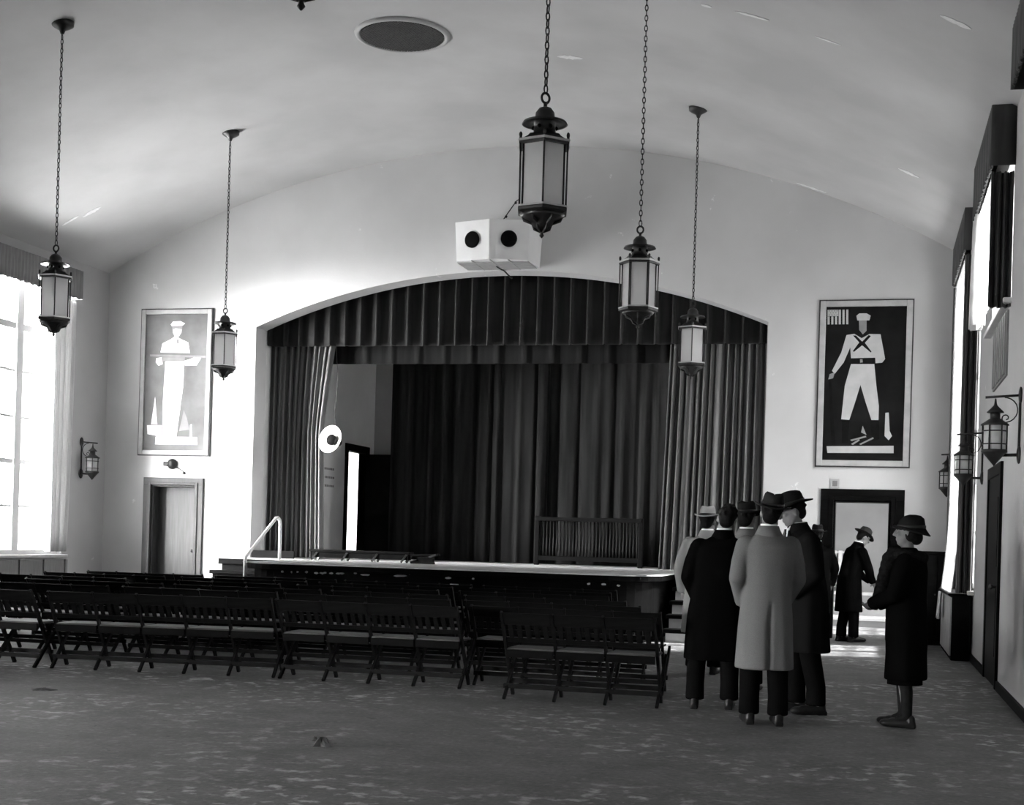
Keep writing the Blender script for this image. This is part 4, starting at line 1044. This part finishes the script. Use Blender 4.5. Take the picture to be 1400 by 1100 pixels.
    if shirt:
        sb = MB(); sb.add([(-.055,.100,1.49),(.055,.100,1.49),(.0,.158,1.27),(-.03,.066,1.535),(.03,.066,1.535),(0,.09,1.28)], [(0,1,2),(0,3,4,1),(3,5,4),(0,2,5,3),(1,4,5,2)])
        so = fin(sb, 'shirt', M['shirt'])
        cl_ = MB().lathe([(.064,1.49),(.070,1.49),(.066,1.545),(.060,1.545)], 24, sy=1.0); fin(cl_, 'shirt_collar', M['shirt'])
        tb2 = MB().add([(-.014,.112,1.50),(.014,.112,1.50),(.03,.166,1.30),(-.03,.166,1.30),(-.01,.10,1.5),(.01,.10,1.5),(.03,.150,1.30),(-.03,.150,1.30)], [(0,1,2,3),(4,7,6,5),(0,4,5,1),(1,5,6,2),(2,6,7,3),(3,7,4,0)])
        fin(tb2, 'necktie', M['leather'])
        lp = MB()
        for q in (-1,1): lp.add([(q*.05,.102,1.49),(q*.135,.115,1.40),(q*.10,.150,1.30),(q*.01,.172,1.20),(q*.05,.088,1.49),(q*.135,.095,1.40),(q*.10,.13,1.30),(q*.01,.15,1.20)], [(0,1,2,3),(4,7,6,5),(0,4,5,1),(1,5,6,2),(2,6,7,3),(3,7,4,0)])
        fin(lp, 'lapel', M[coat])
    elif not woman and collar:
        cl_ = MB().lathe([(.060,1.50),(.066,1.50),(.064,1.555),(.058,1.555)], 24); fin(cl_, 'shirt_collar', M['shirt'])
    if hat and not woman:
        hb = MB(); z0 = 1.688; n = 40
        prof = [(.080,z0-.004),(.155,z0-.006),(.160,z0),(.155,z0+.006),(.100,z0+.006),(.094,z0+.03),(.090,z0+.07),(.082,z0+.10),(.066,z0+.116),(.035,z0+.112),(.004,z0+.105)]
        vs = []; 
        for (r, z) in prof:
            for k2 in range(n):
                a = 2*PI*k2/n; c_, s_ = math.cos(a), math.sin(a)
                zz = z
                if r > .12: zz += .022*c_*c_ - .018*max(0, s_)            # brim curled up at the sides, dipped in front
                if z > z0+.08: zz -= .020*(1-abs(c_))*(1 if r < .07 else .3) - .0*s_; 
                pinch = 1 - (.16*max(0, s_)**2 if (z > z0+.05 and r < .12) else 0)
                vs.append((r*.90*c_*pinch, -.004 + r*1.10*s_, zz))
        m = len(prof)
        hb.add(vs, [(i*n+k2, i*n+(k2+1) % n, (i+1)*n+(k2+1) % n, (i+1)*n+k2) for i in range(m-1) for k2 in range(n)] + [tuple(range(n-1,-1,-1)), tuple(range((m-1)*n, m*n))], True)
        hb.xform(HM); ho = fin(hb, 'hat', M[hat])
        bd = MB().lathe([(.0965,z0+.007),(.1015,z0+.007),(.098,z0+.034),(.093,z0+.034)], n, c=(0,-.004,0), sx=.90, sy=1.10); bd.xform(HM); fin(bd, 'hat_band', M['leather'], ho)
    if hat and woman:
        hb = MB(); n = 40; z0 = 1.665; vs = []
        prof = [(.082,z0-.01),(.135,z0-.02),(.142,z0-.012),(.132,z0),(.098,z0+.012),(.100,z0+.045),(.092,z0+.085),(.066,z0+.11),(.03,z0+.118),(.004,z0+.119)]
        for (r, z) in prof:
            for k2 in range(n):
                a = 2*PI*k2/n; c_, s_ = math.cos(a), math.sin(a); zz = z
                if r > .12: zz += .045*max(0, s_) - .035*max(0, -s_)
                vs.append((r*1.0*c_, -.018 + r*1.12*s_, zz + (.01*math.sin(3*a) if r < .1 else 0)))
        m = len(prof)
        hb.add(vs, [(i*n+k2, i*n+(k2+1) % n, (i+1)*n+(k2+1) % n, (i+1)*n+k2) for i in range(m-1) for k2 in range(n)] + [tuple(range(n-1,-1,-1)), tuple(range((m-1)*n, m*n))], True)
        hb.xform(HM); ho = fin(hb, 'hat', M[hat])
        bd = MB().lathe([(.1,z0+.012),(.106,z0+.012),(.106,z0+.04),(.1,z0+.04)], n, c=(0,-.018,0), sy=1.12).ell((.10,.0,z0+.035),(.02,.035,.025)); bd.xform(HM); fin(bd, 'hat_band', M['leather'], ho)
    return t
A = math.radians
person('man in a long grey overcoat and dark hat, back turned, nearest of the group', (-.74, 10.75, 0), A(14), 1.70, 'wool_grey', 'felt_grey', seed=1, hem=.43, head=(-12,-4,8), wide=.90, legs=(.10,-.04,.11,.03),
       arms=(((.235,.0,1.13),(.17,.16,.95)), ((-.235,-.03,1.13),(-.165,.15,.94))))
person('bareheaded man in a black overcoat, back turned, beside the chairs', (-1.215, 11.60, 0), A(4), 1.665, 'wool_black', None, seed=2, hem=.42, head=(6,0,4), lean=.07, legs=(.14,.0,.15,-.05), vent=False, wide=1.02,
       arms=(((.25,.0,1.13),(.17,.15,.96)), ((-.255,-.02,1.13),(-.175,.15,.95))))
person('man in a dark hat with white shirt collar and tie, facing the others', (-.49, 11.62, 0), A(112), 1.755, 'wool_dark', 'felt_dark', seed=3, hem=.50, head=(-6,10,0), legs=(.10,.03,.12,-.06), shirt=True, vent=False, bend=8, wide=1.12,
       arms=(((.265,-.01,1.13),(.17,.17,.97)), ((-.265,-.01,1.13),(-.17,.17,.97))))
person('man in a pale coat and pale hat, farthest of the group by the stage', (-1.63, 14.6, 0), A(-6), 1.69, 'wool_pale', 'felt_pale', seed=4, head=(-5,0,0))
person('man in a grey coat and dark hat looking out between the black and grey coats', (-1.10, 13.05, 0), A(-8), 1.70, 'wool_grey', 'felt_dark', seed=5, head=(-10,0,0))
person('stooping man in a black overcoat and grey hat at the open doorway', (-.27, 20.75, 0), A(-62), 1.64, 'wool_black', 'felt_grey', seed=6, hem=.46, bend=14, head=(0,18,0), vent=False,
       arms=(((.24,.16,1.14),(.20,.30,.93)), ((-.22,.20,1.14),(-.12,.42,.94))), legs=(.10,.05,.10,-.05))
person('person in a dark coat mostly hidden behind the group, near the doorway', (-.72, 20.3, 0), A(20), 1.62, 'wool_black', 'felt_dark', seed=7, legs=(.09,0,.09,0), vent=False)
person('woman in a black coat with fur collar and brimmed hat, standing apart', (.29, 11.1, 0), A(78), 1.575, 'wool_black', 'felt_dark', seed=8, hem=.40, woman=True, head=(8,0,0), vent=False, collar=False, legs=(.08,.04,.08,-.02), wide=.98,
       arms=(((.25,.06,1.12),(.10,.26,1.02)), ((-.25,.06,1.12),(-.10,.27,1.03))))

# ------------------------------------------------------------------ camera
cam = bpy.data.cameras.new('camera'); co_ = bpy.data.objects.new('camera', cam); COL.objects.link(co_); scn.camera = co_
yaw, roll = .2493, .0287; FPX, PYX = 1920., 735.
fwd = Vector((-math.sin(yaw), math.cos(yaw), 0)); rgt = Vector((math.cos(yaw), math.sin(yaw), 0)); up = Vector((0,0,1))
Rr = math.cos(roll)*rgt + math.sin(roll)*up; Ur = -math.sin(roll)*rgt + math.cos(roll)*up
mw = Matrix((Rr, Ur, -fwd)).transposed().to_4x4(); mw.translation = (0, 0, 1.35); co_.matrix_world = mw
cam.sensor_width = 36; cam.sensor_fit = 'HORIZONTAL'; cam.lens = FPX/1400*36; cam.shift_y = (PYX-550)/1400; cam.clip_end = 200

# ------------------------------------------------------------------ daylight
SKY, SKY_RIGHT, GROUND, LOBE, LOBEDIR = 6.0, 2.4, 9.0, 88.0, (-.79, -.58, .17)
w = bpy.data.worlds.new('sky'); scn.world = w; w.use_nodes = True; nt = w.node_tree; bg = nt.nodes['Background']
tc = nt.nodes.new('ShaderNodeTexCoord'); sx = nt.nodes.new('ShaderNodeSeparateXYZ'); nt.links.new(tc.outputs['Generated'], sx.inputs[0])
def mapr(src, a, b_, c_, d_, smooth=True):
    m = nt.nodes.new('ShaderNodeMapRange'); m.interpolation_type = 'SMOOTHSTEP' if smooth else 'LINEAR'
    for i, v in zip((1,2,3,4), (a,b_,c_,d_)): m.inputs[i].default_value = v
    nt.links.new(src, m.inputs[0]); return m.outputs[0]
def mth(op, a, b_):
    m = nt.nodes.new('ShaderNodeMath'); m.operation = op
    for i, v in ((0,a),(1,b_)):
        if isinstance(v, (int, float)): m.inputs[i].default_value = v
        else: nt.links.new(v, m.inputs[i])
    return m.outputs[0]
side = mapr(sx.outputs[0], -.1, .4, 1.0, SKY_RIGHT)          # the sky on the right hand windows' side set brighter
gnd = mapr(sx.outputs[0], -.1, .4, GROUND, .25)              # ground glow raised on the left to lift the ceiling, cut on the right
bel = mapr(sx.outputs[2], -.2, .05, 1.0, 0.0)
grd = mth('ADD', mth('MULTIPLY', bel, gnd), mth('SUBTRACT', 1.0, bel))
base = mth('MULTIPLY', side, grd)
vd = nt.nodes.new('ShaderNodeVectorMath'); vd.operation = 'DOT_PRODUCT'; nt.links.new(tc.outputs['Generated'], vd.inputs[0]); vd.inputs[1].default_value = Vector(LOBEDIR).normalized()
lobe = mth('MULTIPLY', mapr(vd.outputs['Value'], .90, 1.0, 0.0, 1.0), LOBE)   # extra-bright sky patch added to light the back wall
tot = mth('MULTIPLY', mth('ADD', base, lobe), SKY)
nt.links.new(tot, bg.inputs[1])
bg.inputs[0].default_value = g3(1.0)
sl = bpy.data.lights.new('sun', 'SUN'); sl.energy = 30; sl.angle = math.radians(4); so_ = bpy.data.objects.new('sun', sl); COL.objects.link(so_)
so_.rotation_euler = Vector((-1, -.2, -1)).to_track_quat('-Z', 'Y').to_euler()      # low sun coming in over the long window of the right hand wall
def portal(loc, rot, sx_, sy_):
    L = bpy.data.lights.new('sky_portal', 'AREA'); L.shape = 'RECTANGLE'; L.size = sx_; L.size_y = sy_; L.cycles.is_portal = True
    o = bpy.data.objects.new('sky_portal', L); COL.objects.link(o); o.location = loc; o.rotation_euler = rot

scn.view_settings.view_transform = 'Standard'; scn.view_settings.look = 'None'; scn.view_settings.exposure = .2; scn.view_settings.gamma = 1.0; scn.view_settings.use_curve_mapping = False
scn.cycles.use_denoising = True; scn.cycles.max_bounces = 8; scn.cycles.diffuse_bounces = 5; scn.cycles.transparent_max_bounces = 12
